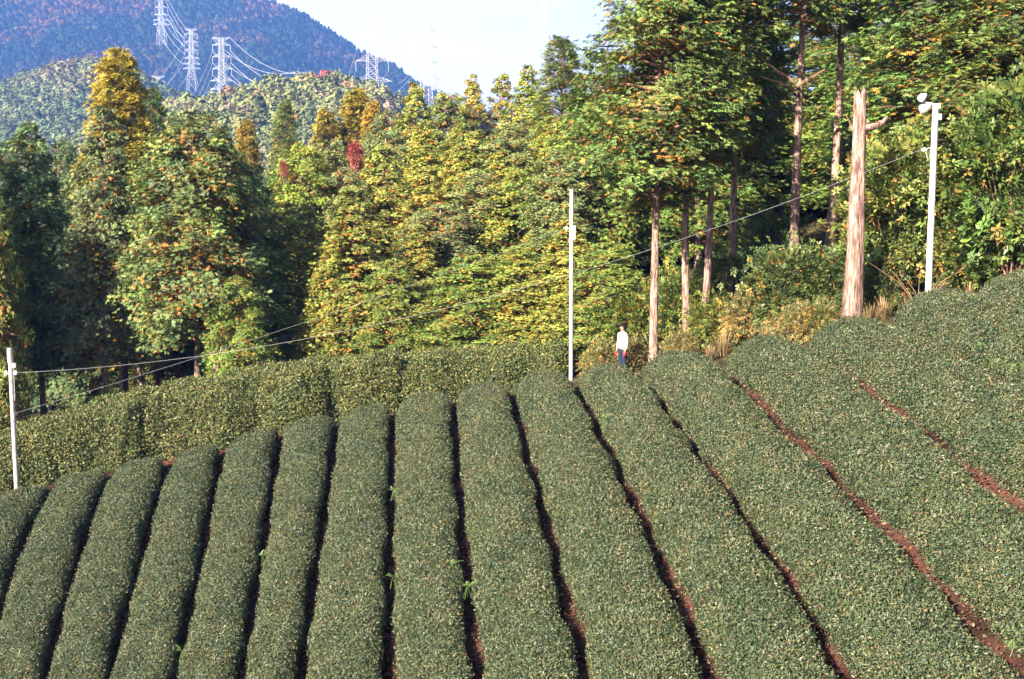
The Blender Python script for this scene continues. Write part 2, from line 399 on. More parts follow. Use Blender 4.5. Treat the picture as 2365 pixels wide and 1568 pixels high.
# ------------------------------------------------------------------ trees
def trunk_mesh(name, Ht, r0, r1, seed, mat, lean=.0, sides=14, rings=28, flare=.35, stubs=0, broken=False):
    r = np.random.default_rng(seed); V = []; F = []
    ph = r.uniform(0, 6, 6); wob = r.uniform(.6, 1.3) * .012 * Ht
    def cen(t): return np.array([wob * (math.sin(2.2 * t + ph[0]) - math.sin(ph[0])) + lean * t * Ht, wob * (math.sin(2.7 * t + ph[1]) - math.sin(ph[1])), 0])
    for i in range(rings):
        t = i / (rings - 1); rad = r0 + (r1 - r0) * t; rad *= 1 + flare * math.exp(-t * Ht / .5)
        for j in range(sides):
            a = 2 * math.pi * j / sides
            q = rad * (1 + .09 * math.sin(3 * a + ph[2] + 2 * t) + .06 * math.sin(7 * a + ph[3] + 9 * t) + r.normal(0, .025))
            c = cen(t); zt = t * Ht - .35 * (1 - t)
            if broken and i == rings - 1: zt += r.uniform(-.12, .16)
            V.append([c[0] + q * math.cos(a), c[1] + q * math.sin(a), zt])
    F = [[i * sides + j, i * sides + (j + 1) % sides, (i + 1) * sides + (j + 1) % sides, (i + 1) * sides + j] for i in range(rings - 1) for j in range(sides)]
    me = bpy.data.meshes.new(name); me.from_pydata(V, [], F + [[(rings - 1) * sides + j for j in range(sides)]]); me.update()
    me.polygons.foreach_set('use_smooth', np.ones(len(me.polygons), dtype=bool)); me.materials.append(mat)
    return me, cen
def prof(kind, t):
    if kind == 'cone': return (1 - t) ** .75 * np.minimum(1, (t + .12) / .25) ** .5
    if kind == 'round': return np.sqrt(np.maximum(0, 1 - t ** 1.9)) * np.minimum(1, (t + .12) / .32) ** .7
    if kind == 'spire': return (1 - t) ** .6 * .95 * np.minimum(1, (t + .2) / .35) ** .6
    return np.sqrt(np.maximum(0, 1 - (2 * t - 1) ** 2)) * .8 + .2 * (1 - t)
def conifer(name, seed, Ht, cb, Rc, kind, nb, per, spr, greens, orange=.12, r0=.2, mat=M_bark, tmpl=(FAN_V, FAN_F), lift=.2, leafmat=None, amber=((.28, .125, .027), (.38, .19, .042)), gap=0.):
    """returns a root Empty with trunk, branches and crown"""
    r = np.random.default_rng(seed)
    root = empty(name); root['H'] = Ht; root['Rc'] = Rc; root['r0'] = r0
    tm, cen = trunk_mesh('trunk', Ht * .97, r0, .03, seed, mat)
    link('trunk', tm, root)
    tt = np.linspace(0, 1, 300); w = prof(kind, tt) + .08; cdf = np.cumsum(w) / w.sum()
    t = np.sort(np.interp((np.arange(nb) + r.random(nb)) / nb, cdf, tt))
    az = np.arange(nb) * 2.39996 + r.normal(0, .35, nb)
    if gap: keep = fbm(np.cos(az) * 1.6 + t * 3 + seed, np.sin(az) * 1.6 + t * 4, 3) > gap; t = t[keep]; az = az[keep]; nb = len(t)
    lob = .82 + .36 * vnoise(az * 1.3 + seed * 3.3, t * 4 + seed)
    rad = Rc * prof(kind, t) * lob * r.uniform(.82, 1.1, nb) + .12
    zb = cb + (Ht - cb) * t
    P, Fw, U, S, Cc = [], [], [], [], []
    B = MB(); greens = np.array(greens)
    for k in range(nb):
        d = np.array([math.cos(az[k]), math.sin(az[k]), 0]); lat = np.array([-d[1], d[0], 0]); c0 = cen(zb[k] / Ht) + np.array([0, 0, zb[k]])
        rise = rad[k] * (lift * (t[k] * 1.6 - .35))
        tip = c0 + d * rad[k] + np.array([0, 0, rise])
        if rad[k] > .5: B.tube([c0, c0 + d * rad[k] * .5 + np.array([0, 0, rise * .6 + .06 * rad[k]]), tip], [.018 + .016 * rad[k], .014 + .008 * rad[k], .008], 4, False)
        fr = [1.0, .76] + ([.5] if rad[k] > 1.3 else [])
        for q in fr:
            pc = c0 + d * rad[k] * q + lat * r.normal(0, .12) * rad[k] + np.array([0, 0, rise * q + .05 * rad[k] * math.sin(q * 3.1)])
            pr = (.36 + .15 * rad[k]) * r.uniform(.8, 1.25) * (1.1 if q > .6 else .9)
            n = max(4, int(per * r.uniform(.7, 1.3) * (1 if q > .6 else .6)))
            a, b, e = r.normal(0, .32, n) * pr, r.normal(0, .36, n) * pr, r.normal(0, .17, n) * pr
            rr = (a * a + b * b) / (pr * pr)
            P.append(pc + a[:, None] * d + b[:, None] * lat + np.array([0, 0, 1])[None] * (e - .28 * rr * pr)[:, None])
            yw = r.normal(0, .75, n) + np.arctan2(b, a + .5 * pr) * .7
            Fw.append(np.cos(yw)[:, None] * d + np.sin(yw)[:, None] * lat + np.array([0, 0, 1]) * (-.12 - .45 * np.minimum(rr, 1.2) + r.normal(0, .2, n))[:, None])
            U.append(np.array([0, 0, 1]) + .45 * d + r.normal(0, .35, (n, 3)))
            S.append(spr * r.uniform(.65, 1.25, n))
            g = greens[r.integers(len(greens))] * (1 - .5 * r.random()) + greens[r.integers(len(greens))] * .5
            g = np.array(g) * r.uniform(.75, 1.2)
            cc = g[None] * r.uniform(.75, 1.3, (n, 1)) * (1 + r.normal(0, .06, (n, 3)))
            po = orange * (.35 if q > .9 else 1. if q > .6 else 2.2) * np.where(e < 0, 1.6, .5) * (2.2 if r.random() < .25 else .55)
            mk = r.random(n) < po
            am = np.array(amber[0]) + r.random((n, 1)) * (np.array(amber[1]) - np.array(amber[0]))
            cc[mk] = am[mk]
            Cc.append(cc)
    P, Fw, U, S, Cc = map(np.concatenate, (P, Fw, U, S, Cc))
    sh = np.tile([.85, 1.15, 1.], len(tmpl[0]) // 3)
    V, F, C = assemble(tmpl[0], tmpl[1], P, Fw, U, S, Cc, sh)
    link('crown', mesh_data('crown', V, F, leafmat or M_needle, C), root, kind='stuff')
    if B.n: B.build('branches', M_twig, root, kind='stuff')
    return root
def bushy(name, seed, Ht, Rc, nclump, per, lf, greens, orange=.05, stem=True, leafmat=None, z0=.1, tmpl=(LEAF_V, LEAF_F), flat=1.):
    """broad-leaved bush or small tree from leafy shoots"""
    r = np.random.default_rng(seed); root = empty(name); root['H'] = Ht; root['Rc'] = Rc
    P, Fw, U, S, Cc = [], [], [], [], []; B = MB(); greens = np.array(greens)
    for k in range(nclump):
        u = r.normal(0, 1, 3); u /= np.linalg.norm(u); q = r.uniform(.45, 1) ** .6
        c = np.array([u[0] * Rc, u[1] * Rc, z0 * Ht + (1 - z0) * Ht * .5 * (1 + u[2] * flat)]) * np.array([q, q, 1])
        c[:2] *= .8 + .4 * vnoise(np.array(u[0] * 2 + seed), np.array(u[2] * 2 + 3.))
        if stem and k % 2 == 0: B.tube([(c[0] * .08, c[1] * .08, 0), (c[0] * .5, c[1] * .5, c[2] * .55), tuple(c)], [.03 * Ht / 2.5, .018, .006], 4, False)
        n = int(per * r.uniform(.6, 1.3)); sg = Rc * .20 + .06
        off = r.normal(0, sg, (n, 3)) * np.array([1, 1, .75]); P.append(c + off)
        Fw.append(off + u * .35 + r.normal(0, .12, (n, 3))); U.append(np.array([0, 0, 1]) + .4 * u + r.normal(0, .4, (n, 3)))
        S.append(lf * r.uniform(.6, 1.3, n))
        g = greens[r.integers(len(greens))] * r.uniform(.7, 1.25); cc = g[None] * r.uniform(.75, 1.3, (n, 1))
        mk = r.random(n) < orange * (3 if r.random() < .2 else .6); cc[mk] = np.array([.36, .20, .05]) * r.uniform(.7, 1.2, (mk.sum(), 1)); Cc.append(cc)
    P, Fw, U, S, Cc = map(np.concatenate, (P, Fw, U, S, Cc)); P[:, 2] = np.maximum(P[:, 2], .03)
    V, F, C = assemble(tmpl[0], tmpl[1], P, Fw, U, S, Cc, np.tile([.85, 1., 1.1, 1.], len(tmpl[0]) // 4))
    link('crown', mesh_data('crown', V, F, leafmat or M_broad, C), root, kind='stuff')
    if B.n: B.build('stems', M_twig, root, kind='stuff')
    return root
G_HIN = [(.088, .135, .030), (.12, .162, .038), (.065, .112, .030), (.155, .18, .042)]
G_BLUE = [(.085, .122, .052), (.12, .15, .065), (.065, .10, .045)]
G_YEL = [(.16, .18, .038), (.20, .205, .045), (.12, .155, .032), (.10, .14, .035)]
G_DARK = [(.05, .085, .025), (.065, .105, .03), (.08, .11, .03)]
G_GOLD = [(.26, .19, .03), (.22, .18, .03), (.17, .16, .03), (.30, .20, .035)]
PROTO = {}
def proto(key, o): PROTO[key] = [o, False]; return o
proto('full_a', conifer('hinoki_tree', 11, 11, .8, 2.9, 'round', 190, 52, .19, G_HIN, .16))
proto('full_b', conifer('hinoki_tree', 12, 11, .6, 2.7, 'cone', 200, 52, .19, G_YEL, .20))
proto('full_c', conifer('hinoki_tree', 13, 11, .9, 2.8, 'round', 180, 52, .19, G_BLUE, .12))
proto('full_d', conifer('hinoki_tree', 14, 11, .6, 2.8, 'cone', 190, 52, .19, G_HIN + G_YEL, .20, gap=.28))
proto('big_a', conifer('hinoki_tree', 21, 13, 4.0, 3.1, 'round', 190, 52, .20, G_HIN + G_BLUE, .20, r0=.17))
proto('big_b', conifer('hinoki_tree', 22, 13, 3.6, 3.0, 'cone', 190, 52, .20, G_BLUE, .12, r0=.18))
proto('tall_a', conifer('hinoki_tree', 31, 14, 6.0, 2.9, 'oval', 170, 52, .20, G_HIN + G_DARK, .15, r0=.15, gap=.30))
proto('tall_b', conifer('hinoki_tree', 32, 14, 6.4, 2.7, 'oval', 150, 52, .20, G_HIN + G_DARK, .15, r0=.14, gap=.34))
proto('tall_c', conifer('hinoki_tree', 33, 15, 9.4, 2.6, 'oval', 95, 52, .20, G_HIN + G_DARK, .15, r0=.155, gap=.34))
proto('cedar', conifer('cedar_tree', 41, 15, 3.0, 2.2, 'spire', 280, 56, .25, G_GOLD, .05, r0=.22, tmpl=(TUFT_V, TUFT_F), lift=.7))
proto('cedar_g', conifer('cedar_tree', 42, 15, 2.5, 2.1, 'spire', 260, 44, .21, G_DARK + [(.12, .12, .03)], .10, r0=.2, tmpl=(TUFT_V, TUFT_F), lift=.7))
proto('maple', bushy('maple_tree', 51, 6, 1.7, 60, 26, .24, [(.30, .06, .055), (.24, .045, .05), (.34, .10, .07)], .05, leafmat=M_broad, z0=.35))
proto('shrub_a', bushy('shrub', 61, 2.0, 1.3, 90, 26, .13, [(.11, .14, .035), (.16, .17, .045), (.08, .11, .03)], .08))
proto('shrub_b', bushy('shrub', 62, 1.6, 1.2, 80, 26, .11, [(.17, .16, .06), (.20, .17, .07), (.11, .13, .04)], .18))
proto('broad', bushy('broadleaf_tree', 63, 5.0, 2.0, 120, 26, .24, [(.17, .18, .035), (.12, .16, .035), (.09, .13, .03), (.21, .20, .05)], .07, z0=.22))
proto('shrub_d', bushy('shrub', 64, 2.2, 1.5, 100, 26, .14, [(.05, .08, .025), (.07, .10, .03), (.10, .12, .03)], .05))

def place(key, u, v, y, hw, label, cat, group=None, tint=(1, 1, 1), rz=None, x=None, base=None, tr=None):
    """tree whose tip stands at photo point (u, v) at distance y, half-width hw photo pixels"""
    p = at(u, v, y); src, used = PROTO[key]
    o = copy_tree(src) if used else src
    PROTO[key][1] = True
    X = p.x if x is None else x
    g = float(terrain(X, y)) if base is None else base
    h = max(p.z - g, .4)
    s = h / src['H']; k = hw * y / FPX / src['Rc']
    o.location = (X, y, g - .02); o.scale = (k, k, s)
    o.rotation_euler = (0, 0, rng.uniform(0, 6.28) if rz is None else rz)
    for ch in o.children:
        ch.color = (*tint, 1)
        if tr and ch.name.startswith('trunk'): ch.scale = (tr / (src['r0'] * k), tr / (src['r0'] * k), 1)
    tag(o, label, cat, group)
    return o
FG = 'forest trees around the tea field'
# --- left group
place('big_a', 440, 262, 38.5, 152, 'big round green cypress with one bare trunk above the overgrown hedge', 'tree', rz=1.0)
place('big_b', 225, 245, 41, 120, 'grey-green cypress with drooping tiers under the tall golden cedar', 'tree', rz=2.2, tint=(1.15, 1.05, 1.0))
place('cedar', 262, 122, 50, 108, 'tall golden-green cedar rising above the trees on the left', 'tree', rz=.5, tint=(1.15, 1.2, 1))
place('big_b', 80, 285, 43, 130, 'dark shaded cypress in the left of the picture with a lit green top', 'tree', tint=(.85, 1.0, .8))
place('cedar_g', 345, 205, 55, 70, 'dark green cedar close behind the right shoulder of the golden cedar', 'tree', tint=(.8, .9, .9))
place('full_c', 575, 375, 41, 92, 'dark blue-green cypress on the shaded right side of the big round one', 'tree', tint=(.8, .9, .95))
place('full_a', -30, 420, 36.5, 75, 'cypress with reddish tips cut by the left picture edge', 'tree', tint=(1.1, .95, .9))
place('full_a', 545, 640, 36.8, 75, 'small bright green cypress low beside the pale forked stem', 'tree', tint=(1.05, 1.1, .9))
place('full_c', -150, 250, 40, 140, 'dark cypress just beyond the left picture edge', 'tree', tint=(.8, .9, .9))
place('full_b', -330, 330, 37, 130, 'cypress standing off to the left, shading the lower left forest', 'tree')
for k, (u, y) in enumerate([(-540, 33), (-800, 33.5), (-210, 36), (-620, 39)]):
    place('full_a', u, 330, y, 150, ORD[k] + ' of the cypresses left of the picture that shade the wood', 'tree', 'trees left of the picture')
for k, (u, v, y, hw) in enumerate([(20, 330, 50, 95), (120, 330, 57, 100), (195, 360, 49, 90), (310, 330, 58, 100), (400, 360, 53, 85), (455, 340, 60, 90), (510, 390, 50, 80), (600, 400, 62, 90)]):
    place('big_b' if k % 3 == 0 else 'full_c', u, v, y + 4, hw, ORD[k] + ' from the left of the dark trunks in the shade behind the overgrown hedge', 'tree', 'trees in the dark wood on the left', tint=(.8, .9, .8))  # dark tint puts part of the wood's shade into the foliage colour
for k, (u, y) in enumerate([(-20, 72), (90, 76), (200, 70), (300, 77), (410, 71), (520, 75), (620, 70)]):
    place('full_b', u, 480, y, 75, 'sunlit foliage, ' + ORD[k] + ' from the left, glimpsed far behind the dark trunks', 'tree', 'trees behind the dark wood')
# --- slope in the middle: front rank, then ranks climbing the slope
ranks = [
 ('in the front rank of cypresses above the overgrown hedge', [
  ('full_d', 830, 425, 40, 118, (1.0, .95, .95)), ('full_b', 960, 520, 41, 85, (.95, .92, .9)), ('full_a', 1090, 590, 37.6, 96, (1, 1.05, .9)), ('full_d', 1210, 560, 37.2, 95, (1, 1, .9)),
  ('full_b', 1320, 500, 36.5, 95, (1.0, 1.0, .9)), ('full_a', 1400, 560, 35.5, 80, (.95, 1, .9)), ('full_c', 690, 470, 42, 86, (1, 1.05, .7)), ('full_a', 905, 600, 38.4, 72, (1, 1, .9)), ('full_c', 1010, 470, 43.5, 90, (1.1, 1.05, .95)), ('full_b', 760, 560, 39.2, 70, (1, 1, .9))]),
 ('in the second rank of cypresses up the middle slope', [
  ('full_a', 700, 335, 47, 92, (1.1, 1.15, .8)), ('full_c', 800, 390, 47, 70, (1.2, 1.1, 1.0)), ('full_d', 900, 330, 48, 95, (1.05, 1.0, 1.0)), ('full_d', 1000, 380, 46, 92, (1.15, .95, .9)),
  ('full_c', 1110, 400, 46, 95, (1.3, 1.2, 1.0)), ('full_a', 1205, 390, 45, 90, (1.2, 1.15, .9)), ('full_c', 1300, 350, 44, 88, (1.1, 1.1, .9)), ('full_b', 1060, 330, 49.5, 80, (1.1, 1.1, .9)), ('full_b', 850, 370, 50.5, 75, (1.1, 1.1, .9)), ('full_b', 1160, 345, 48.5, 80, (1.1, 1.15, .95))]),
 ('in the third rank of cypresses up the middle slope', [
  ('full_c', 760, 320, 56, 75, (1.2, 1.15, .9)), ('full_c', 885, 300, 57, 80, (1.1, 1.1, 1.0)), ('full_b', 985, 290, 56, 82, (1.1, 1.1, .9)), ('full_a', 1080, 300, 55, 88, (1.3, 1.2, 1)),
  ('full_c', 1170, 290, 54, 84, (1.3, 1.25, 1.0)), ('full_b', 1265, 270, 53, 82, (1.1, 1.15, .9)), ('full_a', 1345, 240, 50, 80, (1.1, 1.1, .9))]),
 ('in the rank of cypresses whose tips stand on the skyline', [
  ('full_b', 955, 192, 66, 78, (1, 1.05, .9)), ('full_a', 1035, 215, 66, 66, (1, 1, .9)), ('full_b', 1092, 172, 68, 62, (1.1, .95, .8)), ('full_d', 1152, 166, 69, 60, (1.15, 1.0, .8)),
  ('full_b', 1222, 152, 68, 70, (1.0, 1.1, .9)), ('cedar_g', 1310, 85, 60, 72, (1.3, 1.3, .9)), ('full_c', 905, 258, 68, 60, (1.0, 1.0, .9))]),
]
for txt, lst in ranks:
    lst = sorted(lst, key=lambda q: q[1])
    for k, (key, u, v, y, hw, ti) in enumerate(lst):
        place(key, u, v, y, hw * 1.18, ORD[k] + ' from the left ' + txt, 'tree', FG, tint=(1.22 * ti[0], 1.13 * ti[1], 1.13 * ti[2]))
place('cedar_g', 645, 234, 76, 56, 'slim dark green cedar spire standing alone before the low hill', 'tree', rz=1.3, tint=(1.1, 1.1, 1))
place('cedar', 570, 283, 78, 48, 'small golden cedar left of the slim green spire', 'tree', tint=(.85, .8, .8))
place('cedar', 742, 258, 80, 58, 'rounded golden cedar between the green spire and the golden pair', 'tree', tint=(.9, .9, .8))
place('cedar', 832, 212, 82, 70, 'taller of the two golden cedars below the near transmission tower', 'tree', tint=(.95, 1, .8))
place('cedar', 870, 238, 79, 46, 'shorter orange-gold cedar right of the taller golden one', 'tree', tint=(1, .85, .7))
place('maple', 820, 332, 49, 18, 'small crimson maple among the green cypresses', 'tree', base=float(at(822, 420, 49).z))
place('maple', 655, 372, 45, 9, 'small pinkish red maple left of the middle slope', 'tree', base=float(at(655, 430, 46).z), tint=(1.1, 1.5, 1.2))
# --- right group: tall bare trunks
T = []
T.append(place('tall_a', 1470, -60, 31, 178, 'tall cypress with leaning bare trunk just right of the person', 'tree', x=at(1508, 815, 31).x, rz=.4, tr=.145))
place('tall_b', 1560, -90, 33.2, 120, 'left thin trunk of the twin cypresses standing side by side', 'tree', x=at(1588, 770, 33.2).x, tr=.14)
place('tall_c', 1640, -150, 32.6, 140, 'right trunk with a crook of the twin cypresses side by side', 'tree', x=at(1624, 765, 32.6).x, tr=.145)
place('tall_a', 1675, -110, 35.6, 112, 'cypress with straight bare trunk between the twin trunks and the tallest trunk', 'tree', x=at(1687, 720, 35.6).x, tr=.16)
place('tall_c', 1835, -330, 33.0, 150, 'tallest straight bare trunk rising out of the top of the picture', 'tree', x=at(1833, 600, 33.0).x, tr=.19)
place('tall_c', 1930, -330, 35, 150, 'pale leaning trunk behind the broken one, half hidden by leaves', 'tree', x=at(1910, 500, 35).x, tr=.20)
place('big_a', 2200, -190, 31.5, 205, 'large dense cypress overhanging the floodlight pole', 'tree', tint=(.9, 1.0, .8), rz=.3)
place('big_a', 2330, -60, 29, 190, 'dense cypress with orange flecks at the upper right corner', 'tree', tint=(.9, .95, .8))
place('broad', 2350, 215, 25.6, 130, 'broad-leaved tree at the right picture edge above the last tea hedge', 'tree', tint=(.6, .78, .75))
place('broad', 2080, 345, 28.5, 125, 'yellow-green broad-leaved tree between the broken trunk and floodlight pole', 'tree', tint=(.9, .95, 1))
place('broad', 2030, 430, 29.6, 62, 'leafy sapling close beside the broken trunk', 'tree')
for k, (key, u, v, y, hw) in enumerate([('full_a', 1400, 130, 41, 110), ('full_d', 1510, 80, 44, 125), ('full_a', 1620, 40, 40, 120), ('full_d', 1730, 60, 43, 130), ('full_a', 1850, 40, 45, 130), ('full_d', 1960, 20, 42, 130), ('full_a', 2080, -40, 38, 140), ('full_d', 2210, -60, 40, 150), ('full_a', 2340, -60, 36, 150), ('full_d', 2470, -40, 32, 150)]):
    place(key, u, v, y + 4.5, hw * 1.1, ORD[k] + ' from the left of the shaded cypresses behind the bare trunks', 'tree', 'shaded cypresses behind the trunks', tint=(.75, .85, .7))  # lowered tint: some of their shade is painted into the crowns
# --- undergrowth along the edge of the field on the right
for k, (key, u, v, y, hw, ti, lab) in enumerate([
  ('shrub_b', 1390, 800, 31.6, 48, (1, 1, 1), 'low brownish shrub behind the person to the left'),
  ('shrub_b', 1465, 790, 31.4, 45, (1.05, 1, 1), 'low flowering shrub at the right elbow of the person'),
  ('shrub_a', 1550, 640, 34.5, 75, (.9, 1, .8), 'green bush behind the leaning bare trunk'),
  ('shrub_a', 1440, 700, 34.5, 70, (1, 1.05, .8), 'green bush behind the person'),
  ('shrub_b', 1570, 770, 30.0, 40, (1, 1, 1), 'low bush between the leaning trunk and the twin trunks'),
  ('shrub_a', 1650, 700, 31.8, 62, (1, 1, .8), 'bush at the feet of the twin trunks'),
  ('shrub_b', 1730, 690, 30.0, 62, (1.1, 1.05, 1), 'yellowish bush in front of the straight trunk'),
  ('shrub_d', 1830, 590, 29.6, 105, (1, 1, 1), 'large dark round bush at the foot of the tallest trunk'),
  ('shrub_d', 1910, 610, 29.2, 85, (1, 1, 1), 'dark bush touching the left side of the broken trunk'),
  ('shrub_b', 1842, 712, 26.9, 55, (1, 1, 1), 'low brown bush just left of the broken trunk foot'),
  ('shrub_b', 1905, 705, 26.6, 45, (.9, 1, .9), 'small bush against the left side of the broken trunk foot'),
  ('shrub_d', 2030, 600, 27.6, 70, (.9, .9, .9), 'dark bush right of the broken trunk'),
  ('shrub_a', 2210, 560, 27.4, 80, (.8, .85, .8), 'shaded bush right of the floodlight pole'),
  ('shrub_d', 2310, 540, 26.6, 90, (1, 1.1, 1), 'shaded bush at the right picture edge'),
  ('shrub_d', 1700, 600, 35.5, 85, (1, 1.1, .9), 'shaded bush far between the twin trunks and the straight trunk'),
  ('shrub_d', 1790, 520, 37, 90, (1, 1.1, .9), 'shaded bush deep in the wood left of the tallest trunk')]):
    place(key, u, v, y, hw, lab, 'shrub', 'shrubs along the edge of the wood', tint=ti)

# the broken trunk with its one stub limb
bt = at(1967, 735, 26.4); bt.z = float(terrain(bt.x, bt.y))
root = empty('broken_trunk', bt); tag(root, 'thick broken-off pale trunk with one curved stub limb', 'tree trunk')
ht = at(1965, 212, 26.4).z - bt.z
tm, _ = trunk_mesh('trunk', ht, .265, .14, 77, M_bark, lean=-.012, sides=20, rings=44, flare=.22, broken=True); link('trunk', tm, root)
lz_ = ht - .88
b = MB(); b.tube([(-.05, 0, lz_ - .18), (.22, -.04, lz_ - .06), (.48, -.08, lz_ - .02), (.66, -.08, lz_ + .08), (.78, -.06, lz_ + .24)], [.12, .095, .085, .07, .035], 10)
b.build('limb', M_bark, root, smooth=True)
b = MB(); b.tube([(-.1, 0, ht - 1.0), (-.22, -.02, ht - .72), (-.3, -.02, ht - .62)], [.03, .018, .006], 6); b.build('twig', M_twig, root)
# long bare limbs on the trunks, seen against the dark wood
def limb_set(o, lst):
    X, Y = o.location.x, o.location.y
    return lst
b = MB(); tx = at(1833, 200, 35.5)
limbs = [at(1833, 208, 35.5), at(1790, 185, 35.3), at(1752, 175, 35.2)]
for k, pts in enumerate([[(1833, 208), (1795, 190), (1752, 176)], [(1833, 190), (1790, 162), (1742, 122)], [(1838, 200), (1880, 175), (1905, 160)]]):
    b.tube([at(u, v, 32.95 - .2 * i) for i, (u, v) in enumerate(pts)], [.07, .045, .02], 6)
tag(b.build('bare_limb', M_twig), 'bare dead limbs reaching left from the tallest trunk', 'branch')
b = MB(); b.tube([at(1607, 305, 32.4), at(1580, 298, 32.2), at(1560, 302, 32.1), at(1554, 318, 32.1)], [.035, .03, .025, .015], 6)
tag(b.build('bare_limb', M_twig), 'short hooked dead limb on the right twin trunk', 'branch')
b = MB(); b.tube([at(1850, 290, 34), at(1880, 262, 34), at(1900, 238, 34)], [.03, .03, .012], 6); b.tube([at(1880, 262, 34), at(1905, 268, 34)], [.02, .008], 5)
tag(b.build('bare_limb', M_twig), 'dead branch slanting between the tallest and the pale trunk', 'branch')
# pale forked stem behind the overgrown hedge
b = MB(); p0 = at(497, 880, 36.2); p0.z = float(terrain(p0.x, p0.y)) - p0.z
q = lambda u, v: at(u, v, 36.2)
b.tube([q(498, 935), q(498, 865), q(494, 832)], [.10, .08, .05], 8); b.tube([q(500, 880), q(505, 840), q(512, 800)], [.07, .05, .03], 8)
tag(b.build('forked_stem', M_bark, smooth=True), 'pale forked stem just above the overgrown hedge', 'tree trunk')

# dry grass clumps
def grass_clump(seed, h, spread, n, cols):
    r = np.random.default_rng(seed); V = []; F = []; C = []
    for k in range(n):
        a = r.uniform(0, 6.28); s = r.uniform(.1, 1) * spread; b0 = np.array([math.cos(a), math.sin(a), 0]) * s * .3
        tip = np.array([math.cos(a) * s, math.sin(a) * s, h * r.uniform(.5, 1.1)]); mid = (b0 + tip) / 2 + np.array([0, 0, h * .12])
        tip[2] -= r.uniform(0, .25) * h; sd_ = np.array([-math.sin(a), math.cos(a), 0]) * r.uniform(.004, .009); i = len(V)
        V += [b0 - sd_, b0 + sd_, mid - sd_, mid + sd_, tip]; F += [[i, i + 1, i + 3], [i, i + 3, i + 2], [i + 2, i + 3, i + 4]]
        c = np.array(cols[r.integers(len(cols))]) * r.uniform(.7, 1.3); C += [c] * 5
    return mesh_data('blades', np.array(V), np.array(F), M_dry, np.array(C))
GC = [grass_clump(s, 1.0, .5, 90, [(.26, .17, .09), (.34, .23, .13), (.20, .12, .065), (.16, .15, .05)]) for s in (1, 2)]
for k, (u, v, y, h, lab) in enumerate([(1578, 805, 29.2, .75, 'left of the twin trunks'), (1640, 790, 28.6, .7, 'right of the twin trunks'), (1672, 760, 29, .9, 'before the straight trunk'),
    (1800, 765, 27.4, .85, 'before the large dark bush'), (1770, 750, 28.2, .8, 'below the yellowish bush'), (2010, 725, 26.0, .75, 'right of the broken trunk foot'), (2040, 700, 26.2, .8, 'between the broken trunk and the floodlight pole'),
    (2095, 690, 26.0, .65, 'close left of the floodlight pole'), (2185, 665, 26, .6, 'close right of the floodlight pole'), (2240, 650, 26.2, .5, 'halfway from the floodlight pole to the picture edge'), (1985, 740, 26.2, .55, 'at the broken trunk')]):
    p = at(u, v, y); z = float(terrain(p.x, y)); o = link('dry_grass_clump', GC[k % 2]); o.location = (p.x, y, z); hh = h * .85 + max(0, p.z - z - .5) * .5
    o.scale = (h * 1.2, h * 1.2, hh); o.rotation_euler = (0, 0, k * 1.3)
    tag(o, 'clump of dry straw-coloured grass ' + lab, 'grass', 'dry grass clumps')
# brown dead stems right of the floodlight pole
b = MB(); rr = random.Random(4); o0 = at(2128, 665, 26.2); o0.z = float(terrain(o0.x, o0.y))
for k in range(9):
    a = rr.uniform(-1, 1); L = rr.uniform(1.0, 1.9)
    b.tube([o0 + Vector((rr.uniform(-.1, .1), 0, 0)), o0 + Vector((a * L * .4, rr.uniform(-.2, .2), L * .45)), o0 + Vector((a * L, rr.uniform(-.3, .3), L * rr.uniform(.7, 1)))], [.02, .012, .005], 5, False)
tag(b.build('bare_bush', M_twig), 'leafless pale stems of a bush behind the floodlight pole', 'shrub')

# ------------------------------------------------------------------ tea hedges
def cluster_mesh(name, seed, n, rad, L, wid, cols, thick=.05, tilt=.75):
    r = np.random.default_rng(seed); a = r.uniform(0, 6.28, n); q = np.sqrt(r.random(n)) * rad
    pos = np.stack([q * np.cos(a), q * np.sin(a), r.normal(0, thick * .5, n)], 1)
    az = r.uniform(0, 6.28, n); el = r.normal(.25, tilt * .55, n)
    fw = np.stack([np.cos(az) * np.cos(el), np.sin(az) * np.cos(el), np.sin(el)], 1)
    up = np.array([0, 0, 1]) + r.normal(0, .45, (n, 3))
    tv = np.array([[0, 0, 0], [.45, wid, .04], [1, 0, -.06], [.45, -wid, .04]]); tf = np.array([[0, 1, 2, 3]])
    cols = np.array(cols); cc = cols[r.integers(len(cols), size=n)] * r.uniform(.65, 1.35, (n, 1))
    V, F, C = assemble(tv, tf, pos, fw, up, L * r.uniform(.65, 1.3, n), cc)
    return mesh_data(name, V, F, M_tea, C)
TEAC = [(.046, .068, .028)] * 6 + [(.070, .091, .043)] * 4 + [(.104, .113, .064)] * 2 + [(.020, .034, .016)] * 5 + [(.15, .09, .042), (.078, .095, .078)]
WILDC = [(.075, .10, .032)] * 4 + [(.115, .13, .045)] * 4 + [(.05, .07, .025)] * 4 + [(.24, .18, .07), (.22, .21, .08)]
def hidden_obj(name, me): return bpy.data.objects.new(name, me)      # never linked: only lends its mesh to the scatter below
